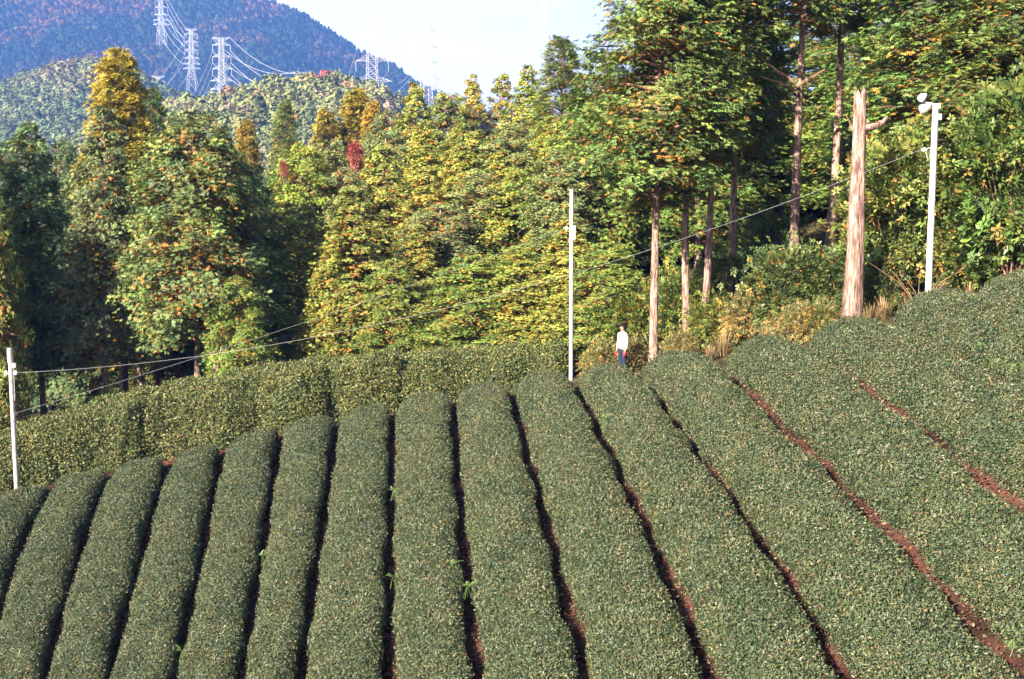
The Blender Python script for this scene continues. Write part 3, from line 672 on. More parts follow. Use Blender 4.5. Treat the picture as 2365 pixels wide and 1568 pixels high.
def scatter_group(name, objs, density, smin, smax, tiltrand=.25, on_points=False):
    ng = bpy.data.node_groups.new(name, 'GeometryNodeTree')
    ng.interface.new_socket('Geometry', in_out='INPUT', socket_type='NodeSocketGeometry')
    ng.interface.new_socket('Geometry', in_out='OUTPUT', socket_type='NodeSocketGeometry')
    n, l = ng.nodes, ng.links
    gi = n.new('NodeGroupInput'); go = n.new('NodeGroupOutput')
    ins = n.new('GeometryNodeInstanceOnPoints'); ins.inputs['Pick Instance'].default_value = True
    jn = n.new('GeometryNodeJoinGeometry')
    for o in objs:
        oi = n.new('GeometryNodeObjectInfo'); oi.inputs['Object'].default_value = o
        g2 = n.new('GeometryNodeGeometryToInstance'); l.new(oi.outputs['Geometry'], g2.inputs[0]); l.new(g2.outputs[0], jn.inputs[0])
    l.new(jn.outputs[0], ins.inputs['Instance'])
    ri = n.new('FunctionNodeRandomValue'); ri.data_type = 'INT'; ri.inputs['Min'].default_value if False else None
    for s in ri.inputs:
        if s.type == 'INT' and s.name == 'Min': s.default_value = 0
        if s.type == 'INT' and s.name == 'Max': s.default_value = len(objs) - 1
    l.new([s for s in ri.outputs if s.type == 'INT'][0], ins.inputs['Instance Index'])
    rs = n.new('FunctionNodeRandomValue'); rs.data_type = 'FLOAT'
    fl = [s for s in rs.inputs if s.type == 'VALUE']; fl[0].default_value = smin; fl[1].default_value = smax
    rs.inputs['Seed'].default_value = 5
    l.new([s for s in rs.outputs if s.type == 'VALUE'][0], ins.inputs['Scale'])
    rv3 = n.new('FunctionNodeRandomValue'); rv3.data_type = 'FLOAT_VECTOR'; rv3.inputs['Seed'].default_value = 9
    vv = [s for s in rv3.inputs if s.type == 'VECTOR']; vv[0].default_value = (-tiltrand, -tiltrand, 0); vv[1].default_value = (tiltrand, tiltrand, 6.283)
    vo = [s for s in rv3.outputs if s.type == 'VECTOR'][0]
    e2r = n.new('FunctionNodeEulerToRotation'); l.new(vo, e2r.inputs[0])
    if on_points:
        l.new(gi.outputs[0], ins.inputs['Points']); l.new(e2r.outputs[0], ins.inputs['Rotation'])
    else:
        dp = n.new('GeometryNodeDistributePointsOnFaces'); dp.distribute_method = 'RANDOM'
        dp.inputs['Density'].default_value = density
        l.new(gi.outputs[0], dp.inputs['Mesh']); l.new(dp.outputs['Points'], ins.inputs['Points'])
        rr_ = n.new('FunctionNodeRotateRotation'); rr_.rotation_space = 'LOCAL'
        l.new(dp.outputs['Rotation'], rr_.inputs[0]); l.new(e2r.outputs[0], rr_.inputs[1]); l.new(rr_.outputs[0], ins.inputs['Rotation'])
    l.new(ins.outputs['Instances'], go.inputs[0])
    return ng
TEA_OBJ = [hidden_obj('tea_leaves', cluster_mesh('tea_leaves', 100 + k, 52, .15, .043, .21, TEAC, .07, 1.2)) for k in range(5)]
WILD_OBJ = [hidden_obj('wild_leaves', cluster_mesh('wild_leaves', 120 + k, 26, .16, .075, .21, WILDC, .16, 1.3)) for k in range(4)]
NG_TEA = scatter_group('tea_foliage', TEA_OBJ, 130., .8, 1.25, .30)
NG_WILD = scatter_group('wild_foliage', WILD_OBJ, 120., .8, 1.4, .9)

def hedge_shell(xl, xr, y0, yeL, yeR, h, seed, wall=.5, endr=.8, dome=.10, ns=110, nq=30, rough=.03, ground=None):
    """xl, xr: functions of y; rounded hedge body from y0 to the end line"""
    r = np.random.default_rng(seed)
    th = np.linspace(math.pi, 0, nq); cx = np.sign(np.cos(th)) * np.abs(np.cos(th)) ** wall; hz_ = np.abs(np.sin(th)) ** (wall * .72)
    s = np.linspace(0, 1, ns)[:, None]; q = (cx[None] + 1) / 2
    ye = yeL + (yeR - yeL) * q; y = y0 + s * (ye - y0)
    d = np.clip((ye - y) / endr, 0, 1); en = (1 - (1 - d) ** 2.6) ** (1 / 2.0)
    ctr = .5; half = (q - ctr) * (.72 + .28 * en)
    wv = .035 * np.sin(y * 1.9 + seed) + .025 * np.sin(y * 4.3 + 2.1 * seed)
    x = xl(y) + (xr(y) - xl(y)) * (ctr + half) + wv * np.sign(half)
    hh = h * hz_[None] * en + dome * (1 - (2 * q - 1) ** 2) * en
    hh = hh + (fbm(x * 1.3 + 40, y * 1.3, 3) - .47) * rough * 4 * np.minimum(hz_[None] * 1.5, 1) * en
    z0 = (ground or terrain)(x, y) - .02
    V = np.stack([x, y, z0 + hh], -1).reshape(-1, 3)
    return V, grid_faces(ns, nq)
def shrink(V, F, d):
    me = bpy.data.meshes.new('tmp'); me.from_pydata(V.tolist(), [], F.tolist()); me.update()
    nr = np.zeros(len(V) * 3, np.float32); me.vertices.foreach_get('normal', nr); bpy.data.meshes.remove(me)
    return V - nr.reshape(-1, 3) * d
def flip_up(V, F):
    a, b, c = V[F[:, 0]], V[F[:, 1]], V[F[:, 2]]; nz = np.cross(b - a, c - a)[:, 2].sum()
    return F if nz > 0 else F[:, ::-1]
tea_lab = ['leftmost clipped tea hedge, cut by the left picture edge below the left pole', 'second clipped tea hedge from the left', 'third clipped tea hedge from the left', 'fourth clipped tea hedge from the left',
  'fifth clipped tea hedge from the left', 'sixth clipped tea hedge from the left', 'seventh clipped tea hedge from the left, ending below the gap of the overgrown hedge', 'eighth clipped tea hedge from the left, running almost straight up the picture',
  'ninth clipped tea hedge from the left, with ferns along its left furrow', 'clipped tea hedge whose far end lies just left of the middle pole', 'clipped tea hedge in front of the standing person, right of the middle pole',
  'clipped tea hedge next right of the one before the person', 'clipped tea hedge ending below the dry grass and dark bush', 'clipped tea hedge ending at the foot of the broken trunk', 'clipped tea hedge on the crest right below the floodlight pole', 'rightmost clipped tea hedge, only its tip showing at the right edge']
y_near = [22, 20.5, 19.5, 18.5, 17, 16, 15, 14, 12.8, 11.5, 10.8, 10.5, 11.5, 14, 15, 17]
tea_shells = []
for i in range(16):
    gp = .20 if i < 9 else .21 if i < 11 else .20 if i < 12 else .235
    xl = lambda y, i=i, g=gp: gap_x(i, y) + g
    xr = lambda y, i=i, g=gp: gap_x(i + 1, y) - g
    V, F = hedge_shell(xl, xr, y_near[i], Y_END[i] + .0, Y_END[i + 1] + .0, .58 if i < 11 else .48, i + 1, wall=.5 if i < 9 else .62 if i < 11 else .85, dome=.10 if i < 9 else .16 if i < 11 else .25)
    F = flip_up(V, F)
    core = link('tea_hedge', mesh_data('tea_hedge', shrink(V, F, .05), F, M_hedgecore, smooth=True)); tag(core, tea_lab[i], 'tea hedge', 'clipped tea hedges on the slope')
    fo = link('foliage', mesh_data('foliage', V, F, M_tea), core, kind='stuff')
    md = fo.modifiers.new('leaves', 'NODES'); md.node_group = NG_TEA
# overgrown hedge behind the rows, in five blocks
blk = [(-60, 114, 33.2), (117, 322, 33.4), (328, 750, 33.6), (752, 920, 33.9), (922, 1306, 34.1)]
blk_lab = ['leftmost block of the overgrown hedge, behind the left pole', 'narrow block of overgrown hedge, second from the left', 'longest block of the overgrown hedge, below the bare trunk', 'short block of overgrown hedge, left of the last block', 'last block of overgrown hedge, ending at the middle pole']
for k, (u0, u1, yf) in enumerate(blk):
    x0 = at(u0, 900, yf).x; x1 = at(u1, 900, yf).x
    pass
    yb = yf + 3.0
    nx, nq = int((x1 - x0) / .12) + 8, 34
    sx = np.linspace(0, 1, nx)[:, None]; th = np.linspace(math.pi, 0, nq)[None]
    cq = np.sign(np.cos(th)) * np.abs(np.cos(th)) ** .5; hq = np.abs(np.sin(th)) ** .42
    dx = np.minimum(sx, 1 - sx) * (x1 - x0); en = (1 - (1 - np.clip(dx / .2, 0, 1)) ** 2.4) ** .5
    X = x0 + sx * (x1 - x0) + 0 * cq
    Yf = yf + .30 * np.abs(np.sin(X * .95 + k)) ** .6 * -1 + .2 + .10 * np.sin(X * 2.7)
    Y = (Yf + yb) / 2 + cq * (yb - Yf) / 2 * (.55 + .45 * en) + (fbm(X * .9 + 4, hq * 3 + k, 3) - .47) * .5
    Z0 = terrain(X, np.full_like(X, 1) * np.minimum(Y, yf + 1.2)) - .05
    h = np.interp(X, [at(u_, 900, 34).x for u_ in (0, 300, 560, 740, 920, 1300)], [2.2, 2.7, 2.65, 2.4, 2.05, 1.35])
    Z = Z0 + h * hq * en * (1 + .0 * X) + (fbm(X * 1.1 + 7, Y * 1.1 + k, 3) - .47) * .8 * hq
    V = np.stack([X, Y, Z], -1).reshape(-1, 3); F = flip_up(V, grid_faces(nx, nq))
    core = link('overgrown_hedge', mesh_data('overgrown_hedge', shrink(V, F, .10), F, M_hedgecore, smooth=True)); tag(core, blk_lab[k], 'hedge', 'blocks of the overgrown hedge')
    fo = link('foliage', mesh_data('foliage', V, F, M_tea), core, kind='stuff')
    md = fo.modifiers.new('leaves', 'NODES'); md.node_group = NG_WILD

# leaf litter in the furrows and on the paths
r = np.random.default_rng(31); LP = []
for i in range(1, 15):
    n = 2600; y = r.uniform(12, Y_END[i] + .6, n); x = gap_x(i, y) + r.normal(0, .10, n); LP.append(np.stack([x, y], 1))
n = 3000; x = r.uniform(-18, 11, n); LP.append(np.stack([x, y_end(x) + r.uniform(0, 3.2, n)], 1))
LP = np.concatenate(LP); pos = np.stack([LP[:, 0], LP[:, 1], terrain(LP[:, 0], LP[:, 1]) + r.uniform(.005, .05, len(LP))], 1)
cols = np.array([(.09, .036, .024), (.06, .025, .018), (.14, .07, .042), (.04, .019, .014), (.20, .12, .085), (.05, .06, .025)])[r.integers(6, size=len(pos))] * r.uniform(.7, 1.2, (len(pos), 1))
V, F, C = assemble(np.array([[0, 0, 0], [.5, .3, .1], [1, 0, 0], [.5, -.3, .1]]), np.array([[0, 1, 2, 3]]), pos, r.normal(0, 1, (len(pos), 3)) * [1, 1, .3], np.array([0, 0, 1]) + r.normal(0, .5, (len(pos), 3)), r.uniform(.04, .09, len(pos)), cols)
link('leaf_litter', mesh_data('leaf_litter', V, F, M_litter, C), kind='stuff', label='reddish brown fallen leaves lying in the furrows')

# ferns and bright weeds
M_fern = plain('fern_green', (.085, .15, .035), .5)
def surf(u, v):
    """point on top of the tea field under a photo point"""
    lo = None
    for t in np.arange(9, 45, .05):
        p = at(u, v, t)
        if p.z < float(field_top(p.x, t)) + .02: return p
    return at(u, v, 28)
def frond(L, rs):
    m = MB(); V = []; F = []
    for k in range(7):
        t = (k + .5) / 7; w = L * .34 * (1 - t) ** .7 + .01; xx = L * t; z = L * (.55 * t - .55 * t * t)
        for s in (-1, 1):
            i = len(V); V += [(xx - .02 * L, 0, z), (xx + .10 * L, s * w * .5, z + .01), (xx + .08 * L, s * w, z - .03 * L), (xx + .05 * L, s * w * .4, z)]
            F.append([i, i + 1, i + 2, i + 3])
    m.add(V, F); m.tube([(0, 0, -.25), (.05 * L, 0, 0), (L * .5, 0, L * .1375), (L, 0, 0)], [.004, .004, .003, .002], 4, False)
    return m.data('frond', M_fern)
FR = [frond(.23, 1), frond(.16, 2)]
ferns = [(1395, 968, 4, 'largest bright fern, on the furrow right of the middle pole'), (1009, 1003, 3, 'fern sprig near the top of the ninth hedge'), (965, 1099, 2, 'small fern sprig midway up the ninth hedge'), (909, 1137, 3, 'fern leaning into the straight furrow, upper one'),
  (956, 1284, 3, 'flat fern sprig low on the ninth hedge'), (1046, 1306, 3, 'fern beside the furrow right of the ninth hedge'), (1079, 1358, 4, 'fern filling the furrow right of the ninth hedge'), (907, 1336, 3, 'fern leaning into the straight furrow, lower one'),
  (606, 1286, 3, 'fern on the furrow between the sixth and seventh hedges'), (627, 1283, 2, 'fern sprig on the left edge of the seventh hedge'), (420, 1506, 3, 'fern in the furrow near the bottom, left of the middle'), (640, 1222, 2, 'tiny fern sprig on the left edge of the seventh hedge, higher up')]
for k, (u, v, nf, lab) in enumerate(ferns):
    p = surf(u, v); o = empty('fern', (p.x, p.y, p.z + .03), k * 2.1); tag(o, lab, 'fern', 'ferns growing in the tea field')
    for j in range(nf):
        f = link('frond', FR[(j + k) % 2], o); f.rotation_euler = (0, -.35, j * 6.28 / nf * .8 + .3)
for k, (u, v, lab) in enumerate([(2332, 850, 'bright weed patch at the right edge, upper'), (2335, 1500, 'bright weed patch low at the right edge'), (2290, 838, 'small weed tuft left of the upper weed patch'), (2255, 800, 'weed tuft on the crest hedge')]):
    p = surf(u, v); o = empty('weed_tuft', (p.x, p.y, p.z + .02), k); tag(o, lab, 'weed', 'bright weeds in the tea')
    for j in range(7 if k < 1 else 4):
        f = link('leaf', FR[j % 2], o); f.location = (.35 * math.sin(2.4 * j) * (j / 9), .3 * math.cos(2.4 * j) * (j / 9), 0); f.rotation_euler = (0, -.5, 2.4 * j); f.scale = (.5, .7, .5)

# ------------------------------------------------------------------ poles and wires
def ring(b, z, r, h): b.tube([(0, 0, z), (0, 0, z + h)], r, 14)
def pole(base, h, rad, name, label):
    o = empty(name, base); tag(o, label, 'pole', 'white pipe poles by the tea field')
    b = MB(); n = 7; b.tube([(0, 0, -.4), (0, 0, h * .5), (0, 0, h)], [rad, rad * .97, rad * .92], 16); ring(b, h, rad * 1.06, .03); b.build('shaft', M_steel, o)
    return o
# middle pole
pm = at(1318, 880, 29.9); gz_ = float(terrain(pm.x, pm.y)); hm = at(1317, 440, 29.9).z - gz_
mid = pole((pm.x, pm.y, gz_), hm, .062, 'pipe_pole', 'white pipe pole standing left of the person')
for zz in (.30, .46, .62, .80): b = MB(); ring(b, hm * zz, .068, .05); b.build('clamp_band', M_grey, mid)
b = MB(); b.box((.085, -.02, hm - 1.25), (.05, .06, .42)); b.build('switch_box', M_white, mid)
zi = at(1308, 527, 29.9).z - gz_
b = MB(); b.tube([(-.05, 0, zi), (-.15, 0, zi)], .012, 6); b.build('bracket', M_grey, mid)
b = MB(); b.tube([(-.15, 0, zi - .05), (-.15, 0, zi - .01), (-.15, 0, zi + .03), (-.15, 0, zi + .06)], [.03, .045, .03, .02], 10); b.build('insulator', M_porc, mid)
# left pole
pl = at(40, 1150, 30.6); gz_ = float(terrain(pl.x, pl.y)); hl = at(29, 806, 30.6).z - gz_
lef = pole((pl.x, pl.y, gz_), hl, .072, 'pipe_pole', 'white pipe pole at the left picture edge'); lef.rotation_euler = (0, -.015, 0)
b = MB(); ring(b, hl - .42, .085, .40); b.build('cap_sleeve', M_steel, lef)
b = MB(); b.box((.13, -.03, hl - .50), (.10, .09, .13)); b.build('junction_box', M_white, lef)
zi2 = at(36, 862, 30.6).z - gz_
for s in (-1, 1):
    b = MB(); b.tube([(s * .06, 0, zi2), (s * .17, 0, zi2 + .01)], .014, 6); b.build('bracket', M_grey, lef)
    b = MB(); b.tube([(s * .15, 0, zi2 - .05), (s * .15, 0, zi2), (s * .15, 0, zi2 + .05), (s * .15, 0, zi2 + .08)], [.035, .055, .04, .02], 10); b.build('insulator', M_porc, lef)
for zz in (.25, .5, .7): b = MB(); ring(b, hl * zz, .079, .04); b.build('clamp_band', M_grey, lef)
b = MB(); b.tube([(.09, -.02, hl - .55), (.10, -.03, hl - 1.2), (.085, -.02, hl - 1.6)], .009, 5); b.build('cable', M_grey, lef)
# right pole with floodlights
pr_ = at(2142, 692, 25.0); gz_ = float(terrain(pr_.x, pr_.y)); hr = at(2149, 246, 25.0).z - gz_
rig = pole((pr_.x, pr_.y, gz_), hr, .078, 'floodlight_pole', 'white pole carrying two floodlight heads on the right crest')
rig.rotation_euler = (0, .010, 0); rig['group'] = 'white pipe poles by the tea field'
def lamp_head(loc, rot, s):
    h = empty('floodlight', loc); h.parent = rig; h.rotation_euler = rot
    b = MB(); b.tube([(0, 0, -.16 * s), (0, 0, -.13 * s), (0, 0, -.02 * s), (0, 0, .10 * s), (0, 0, .17 * s)], [.085 * s, .15 * s, .15 * s, .09 * s, .05 * s], 16); b.build('housing', M_white, h, smooth=False)
    b = MB(); b.tube([(0, 0, -.165 * s), (0, 0, -.155 * s)], .125 * s, 16); b.build('lens', M_glass, h)
    return h
q = lambda u, v: Vector(at(u, v, 25.0)) - Vector((pr_.x, pr_.y, gz_))
lamp_head(q(2126, 224), (0, R(55), R(20)), .66)
lamp_head(q(2131, 250), (0, R(62), R(-10)), .8)
b = MB(); b.tube([q(2150, 244), q(2140, 240), q(2130, 236)], .02, 6); b.box(q(2140, 240), (.12, .10, .06)); b.build('mount_arm', M_grey, rig)
b = MB(); b.box(q(2155, 246), (.17, .16, .12)); b.build('control_box', M_white, rig)
b = MB(); b.box(q(2163, 270), (.10, .09, .14)); b.build('sensor_box', M_white, rig)
b = MB(); b.tube([q(2158, 275), q(2163, 300), q(2155, 312), q(2149, 300)], .010, 5); b.tube([q(2158, 300), q(2156, 400)], .010, 5); b.build('cable', M_grey, rig)
zi3 = at(2142, 345, 25.0).z - gz_
b = MB(); b.tube([(-.07, 0, zi3 + .05), (-.15, 0, zi3 + .02), (-.22, 0, zi3)], .012, 6); b.build('bracket', M_grey, rig)
b = MB(); b.tube([(-.19, 0, zi3 - .03), (-.24, 0, zi3 - .01), (-.30, 0, zi3 - .02)], [.04, .055, .03], 10); b.build('insulator', M_porc, rig)
b = MB(); b.tube([(-.22, 0, zi3), (-.16, -.02, zi3 - .22), (-.09, 0, zi3 - .18), (-.08, 0, zi3 + .02)], .009, 5); b.build('wire_loop', M_grey, rig)
for zz in (.3, .55, .85): b = MB(); ring(b, hr * zz, .085, .04); b.build('clamp_band', M_grey, rig)
def wire(a, b_, sag, rad, label, mat=M_wire, name='overhead_wire', n=40, group=None, cat='wire'):
    a = Vector(a); b_ = Vector(b_)
    pts = [a.lerp(b_, t) - Vector((0, 0, 4 * sag * t * (1 - t))) for t in np.linspace(0, 1, n)]
    m = MB(); m.tube(pts, rad, 5, False); return tag(m.build(name, mat), label, cat, group)
LI = Vector((pl.x + .15, pl.y, pl.z)); LI = Vector((pl.x + .16 - .03, pl.y, float(terrain(pl.x, pl.y)) + zi2 + .02))
RI = Vector((pr_.x - .26, pr_.y, float(terrain(pr_.x, pr_.y)) + zi3)); MI = Vector((pm.x - .16, pm.y, float(terrain(pm.x, pm.y)) + zi))
wire(LI, RI, 1.15, .0036, 'thin grey wire from the left pole across to the floodlight pole')
wire(at(-420, 1085, 20), MI, .25, .0036, 'thin grey wire rising from the lower left edge to the middle pole')
wire(LI + Vector((-.32, 0, 0)), at(-300, 975, 26), 0.1, .0036, 'short wire from the left pole out of the picture')

# ------------------------------------------------------------------ person
M_skin = plain('skin', (.30, .17, .12), .5); M_hair = noise_mat('hair', (.004, .003, .003), (.012, .009, .008), 30, 4, .6, .6, 60, spec=.15, stretch=(1, 1, .2)); M_knit = noise_mat('cream_knit', (.40, .37, .33), (.50, .47, .42), 60, 3, .9, .3, 120)
M_navy = noise_mat('navy_cloth', (.006, .010, .030), (.012, .019, .05), 20, 3, .85, .2, 60); M_red = plain('red_cloth', (.55, .02, .03), .5); M_shoe = plain('shoe', (.04, .035, .03), .6)
M_eye = plain('eye', (.02, .015, .012), .3)
def skin_mesh(name, verts, edges, mat, parent, sub=2, rootv=0):
    me = bpy.data.meshes.new(name); me.from_pydata([v[:3] for v in verts], edges, []); me.update(); me.materials.append(mat)
    o = link(name, me, parent)
    sk = o.modifiers.new('skin', 'SKIN'); sk.use_smooth_shade = True; sk.branch_smoothing = .4
    if not me.skin_vertices: me.attributes
    sv = me.skin_vertices[0].data
    for i, v in enumerate(verts):
        rx_, ry_ = (v[3], v[4]) if len(v) > 4 else (v[3], v[3]); sv[i].radius = (rx_, ry_); sv[i].use_root = (i == rootv)
    ss = o.modifiers.new('subdivision', 'SUBSURF'); ss.levels = sub; ss.render_levels = sub
    return o
def make_person(loc, rz):
    P = empty('person', loc, rz); tag(P, 'person with short dark hair in cream sweater and navy trousers, standing', 'person')
    v = [(0, 0, .88, .12), (0, 0, 1.00, .10), (0, -.005, 1.15, .115), (0, .0, 1.29, .10), (0, .005, 1.365, .05), (0, -.005, 1.405, .055), (0, -.015, 1.47, .088, .095), (0, -.008, 1.545, .088, .095)]
    e = [(0, 1), (1, 2), (2, 3), (3, 4), (4, 5), (5, 6), (6, 7)]
    for s in (-1, 1):
        n = len(v); v += [(s * .09, 0, .80, .085), (s * .095, -.01, .46, .055), (s * .10, .01, .10, .036), (s * .105, -.10, .04, .03)]
        e += [(0, n), (n, n + 1), (n + 1, n + 2), (n + 2, n + 3)]
        n = len(v); fy = -.06 if s < 0 else -.03
        v += [(s * .16, .0, 1.30, .05), (s * .20, .01, 1.06, .038), (s * .20, fy, .83, .026), (s * .195, fy - .02, .76, .028, .020)]
        e += [(3, n), (n, n + 1), (n + 1, n + 2), (n + 2, n + 3)]; w = n + 3
        for k, (dy, L) in enumerate([(-.03, .06), (-.012, .068), (.006, .065), (.022, .052)]):
            m = len(v); v += [(s * .193, fy - .02 + dy, .715, .009), (s * .186, fy - .025 + dy, .715 - L * .55, .0085), (s * .172, fy - .03 + dy, .715 - L, .007)]; e += [(w, m), (m, m + 1), (m + 1, m + 2)]
        m = len(v); v += [(s * .18, fy - .055, .745, .010), (s * .168, fy - .072, .715, .009)]; e += [(w, m), (m, m + 1)]
    skin_mesh('body', v, e, M_skin, P, 2)
    # face: nose, eyes, ears, mouth
    b = MB(); b.tube([(0, -.098, 1.52), (0, -.118, 1.492), (0, -.104, 1.48)], [.006, .012, .009], 6); b.build('nose', M_skin, P, smooth=True)
    for s in (-1, 1):
        b = MB(); b.tube([(s * .033 - .013, -.096, 1.518), (s * .033, -.103, 1.519), (s * .033 + .013, -.096, 1.518)], [.002, .005, .002], 6); b.build('eye', M_eye, P)
        b = MB(); b.tube([(s * .088, .0, 1.48), (s * .098, .008, 1.50), (s * .090, .005, 1.525)], [.010, .014, .008], 6); b.build('ear', M_skin, P, smooth=True)
    b = MB(); b.tube([(-.02, -.096, 1.452), (0, -.104, 1.452), (.02, -.096, 1.452)], [.002, .005, .002], 6); b.build('mouth', M_red, P)
    # hair: a cap of many lat-long rows with a fringe and a nape
    V = []; nu, nv = 20, 10
    for j in range(nv):
        for i in range(nu):
            a = 2 * math.pi * i / nu; front = max(0, -math.sin(a)); t = j / (nv - 1) * (2.35 - 1.15 * front ** .8)
            rr2 = 1.13 + .05 * math.sin(5 * a) + .035 * math.sin(9 * a + j)
            V.append((.108 * rr2 * math.cos(a) * math.sin(t), .004 + .116 * rr2 * math.sin(a) * math.sin(t), 1.515 + .118 * rr2 * math.cos(t)))
    F = [[j * nu + i, j * nu + (i + 1) % nu, (j + 1) * nu + (i + 1) % nu, (j + 1) * nu + i] for j in range(nv - 1) for i in range(nu)]
    b = MB(); b.add(V, F); b.build('hair', M_hair, P, smooth=True)
    # sweater
    v = [(0, 0, .77, .15, .12), (0, 0, .96, .14, .11), (0, -.01, 1.16, .145, .115), (0, .0, 1.30, .125, .09), (0, .003, 1.385, .062)]
    e = [(0, 1), (1, 2), (2, 3), (3, 4)]
    for s in (-1, 1):
        n = len(v); fy = -.06 if s < 0 else -.03; v += [(s * .165, .0, 1.29, .07), (s * .205, .01, 1.06, .058), (s * .20, fy + .01, .86, .045), (s * .20, fy, .82, .036)]; e += [(3, n), (n, n + 1), (n + 1, n + 2), (n + 2, n + 3)]
    skin_mesh('sweater', v, e, M_knit, P, 2)
    b = MB(); b.tube([(0, .005, 1.37), (0, .002, 1.39)], [.068, .062], 16, False); b.build('collar', M_knit, P, smooth=True)
    # trousers
    v = [(0, 0, .92, .125, .10), (0, 0, .82, .135, .105)]; e = [(0, 1)]
    for s in (-1, 1):
        n = len(v); v += [(s * .085, 0, .72, .095), (s * .095, -.01, .45, .082), (s * .10, .005, .12, .075), (s * .10, .005, .07, .075)]; e += [(1, n), (n, n + 1), (n + 1, n + 2), (n + 2, n + 3)]
    skin_mesh('trousers', v, e, M_navy, P, 2)
    for s in (-1, 1):
        b = MB(); b.tube([(s * .10, .06, .045), (s * .102, .0, .05), (s * .105, -.10, .04), (s * .105, -.17, .028)], [.035, .045, .042, .02], 10); b.build('shoe', M_shoe, P, smooth=True)
    return P
pp = at(1437, 860, 30.6); gp_ = float(terrain(pp.x, pp.y)); hp = (at(1434, 747, 30.6).z - gp_) / 1.625
PER = make_person((pp.x, pp.y, gp_), R(-58)); print('person scale', hp, 'ground', gp_); PER.scale = (hp, hp, hp)
def held(px, label, dims):
    b = MB(); V = []
    b.tube([(0, 0, .06), (0, 0, .02), (0, 0, -.05), (0, 0, -.085)], [dims * .55, dims, dims * .95, dims * .4], 10)
    o = b.build('red_pouch', M_red, smooth=True); m = Matrix.Translation(PER.location) @ Matrix.Rotation(R(-58), 4, 'Z') @ Matrix.Scale(hp, 4) @ Vector(px)
    o.location = m; o.scale = (hp, hp * .7, hp); o.rotation_euler = (.2, .3, 0); tag(o, label, 'pouch')
held((.205, -.075, .69), 'small red pouch held in the hand on the right', .05)
held((-.19, -.12, .70), 'small red thing held in the hand on the left', .028)

# ------------------------------------------------------------------ far woods
def far_crown(seed, kind):
    r = np.random.default_rng(seed); n = 420
    u = norm(r.normal(0, 1, (n, 3))); u[:, 2] = np.abs(u[:, 2]) * 1.1 - .15; q = r.uniform(.72, 1.0, n)
    lob = .75 + .5 * vnoise(u[:, 0] * 2.2 + seed, u[:, 1] * 2.2 + u[:, 2] * 2)
    if kind == 'pine': pos = u * np.array([.5, .5, .62]) * (q * lob)[:, None] + np.array([0, 0, .45])
    else:
        t = r.random(n); a = r.uniform(0, 6.28, n); rd = .42 * (1 - t) ** .8 * lob + .03; pos = np.stack([rd * np.cos(a), rd * np.sin(a), t * 1.25], 1); u = norm(pos * [1, 1, .2] + [0, 0, .1])
    cc = np.ones((n, 3)) * r.uniform(.85, 1.12, (n, 1))
    tv = np.array([[-.5, 0, -.1], [0, .5, .06], [.55, 0, -.12], [0, -.5, .06]]); tf = np.array([[0, 1, 2, 3]])
    tg = np.cross(u, r.normal(0, 1, (n, 3)))
    V, F, C = assemble(tv, tf, pos, tg, u + r.normal(0, .4, (n, 3)), r.uniform(.09, .19, n), cc)
    b = MB(); b.tube([(0, 0, -.5), (0, 0, .6)], [.03, .02], 5, False); tv_ = np.concatenate(b.V); tf_ = np.array(b.F) + len(V)
    return mesh_data('crown', np.concatenate([V, tv_]), np.concatenate([F, tf_]), M_far, np.concatenate([C, np.full((len(tv_), 3), .35)]))
FC = [far_crown(s, 'pine') for s in (1, 2, 3)] + [far_crown(s, 'cone') for s in (4, 5)]
# nearer hill: one object per tree
kinds = [('olive green', (.155, .175, .065)), ('yellow-green', (.195, .20, .072)), ('dark green', (.13, .155, .06)), ('pale pinkish', (.32, .24, .16)), ('red', (.40, .10, .08)), ('golden brown', (.28, .19, .08))]
kw = [.40, .36, .12, .05, .015, .055]
r = np.random.default_rng(77); pts = []
tries = 0
while len(pts) < 290 and tries < 40000:
    tries += 1
    y = r.uniform(300, 462); u = r.uniform(395, 945); x = (u - CX) / FPX * y; z = float(hill_z(np.array(x), np.array(y)))
    v = 624 - z / y * FPX
    if v > 345 or v > 330 + (y - 300) * .1: continue
    if any((x - p[0]) ** 2 + (y - p[1]) ** 2 < 5.2 ** 2 for p in pts): continue
    pts.append((x, y, z))
for x, y, z in pts:
    k = r.choice(6, p=kw); nm, c = kinds[k]; o = link('hill_tree', FC[r.integers(3 if k != 2 else 5)])
    s = r.uniform(7.0, 10.0); o.location = (x, y, z - .4); o.scale = (s * r.uniform(.9, 1.2), s * r.uniform(.9, 1.2), s * r.uniform(.85, 1.2)); o.rotation_euler = (0, 0, r.uniform(0, 6.28))
    c = np.array(c) * r.uniform(.8, 1.2) ; o.color = (*c, 1)
    tag(o, nm + ' tree in the wood on the low hill behind the forest', 'tree', nm + ' trees on the low hill')
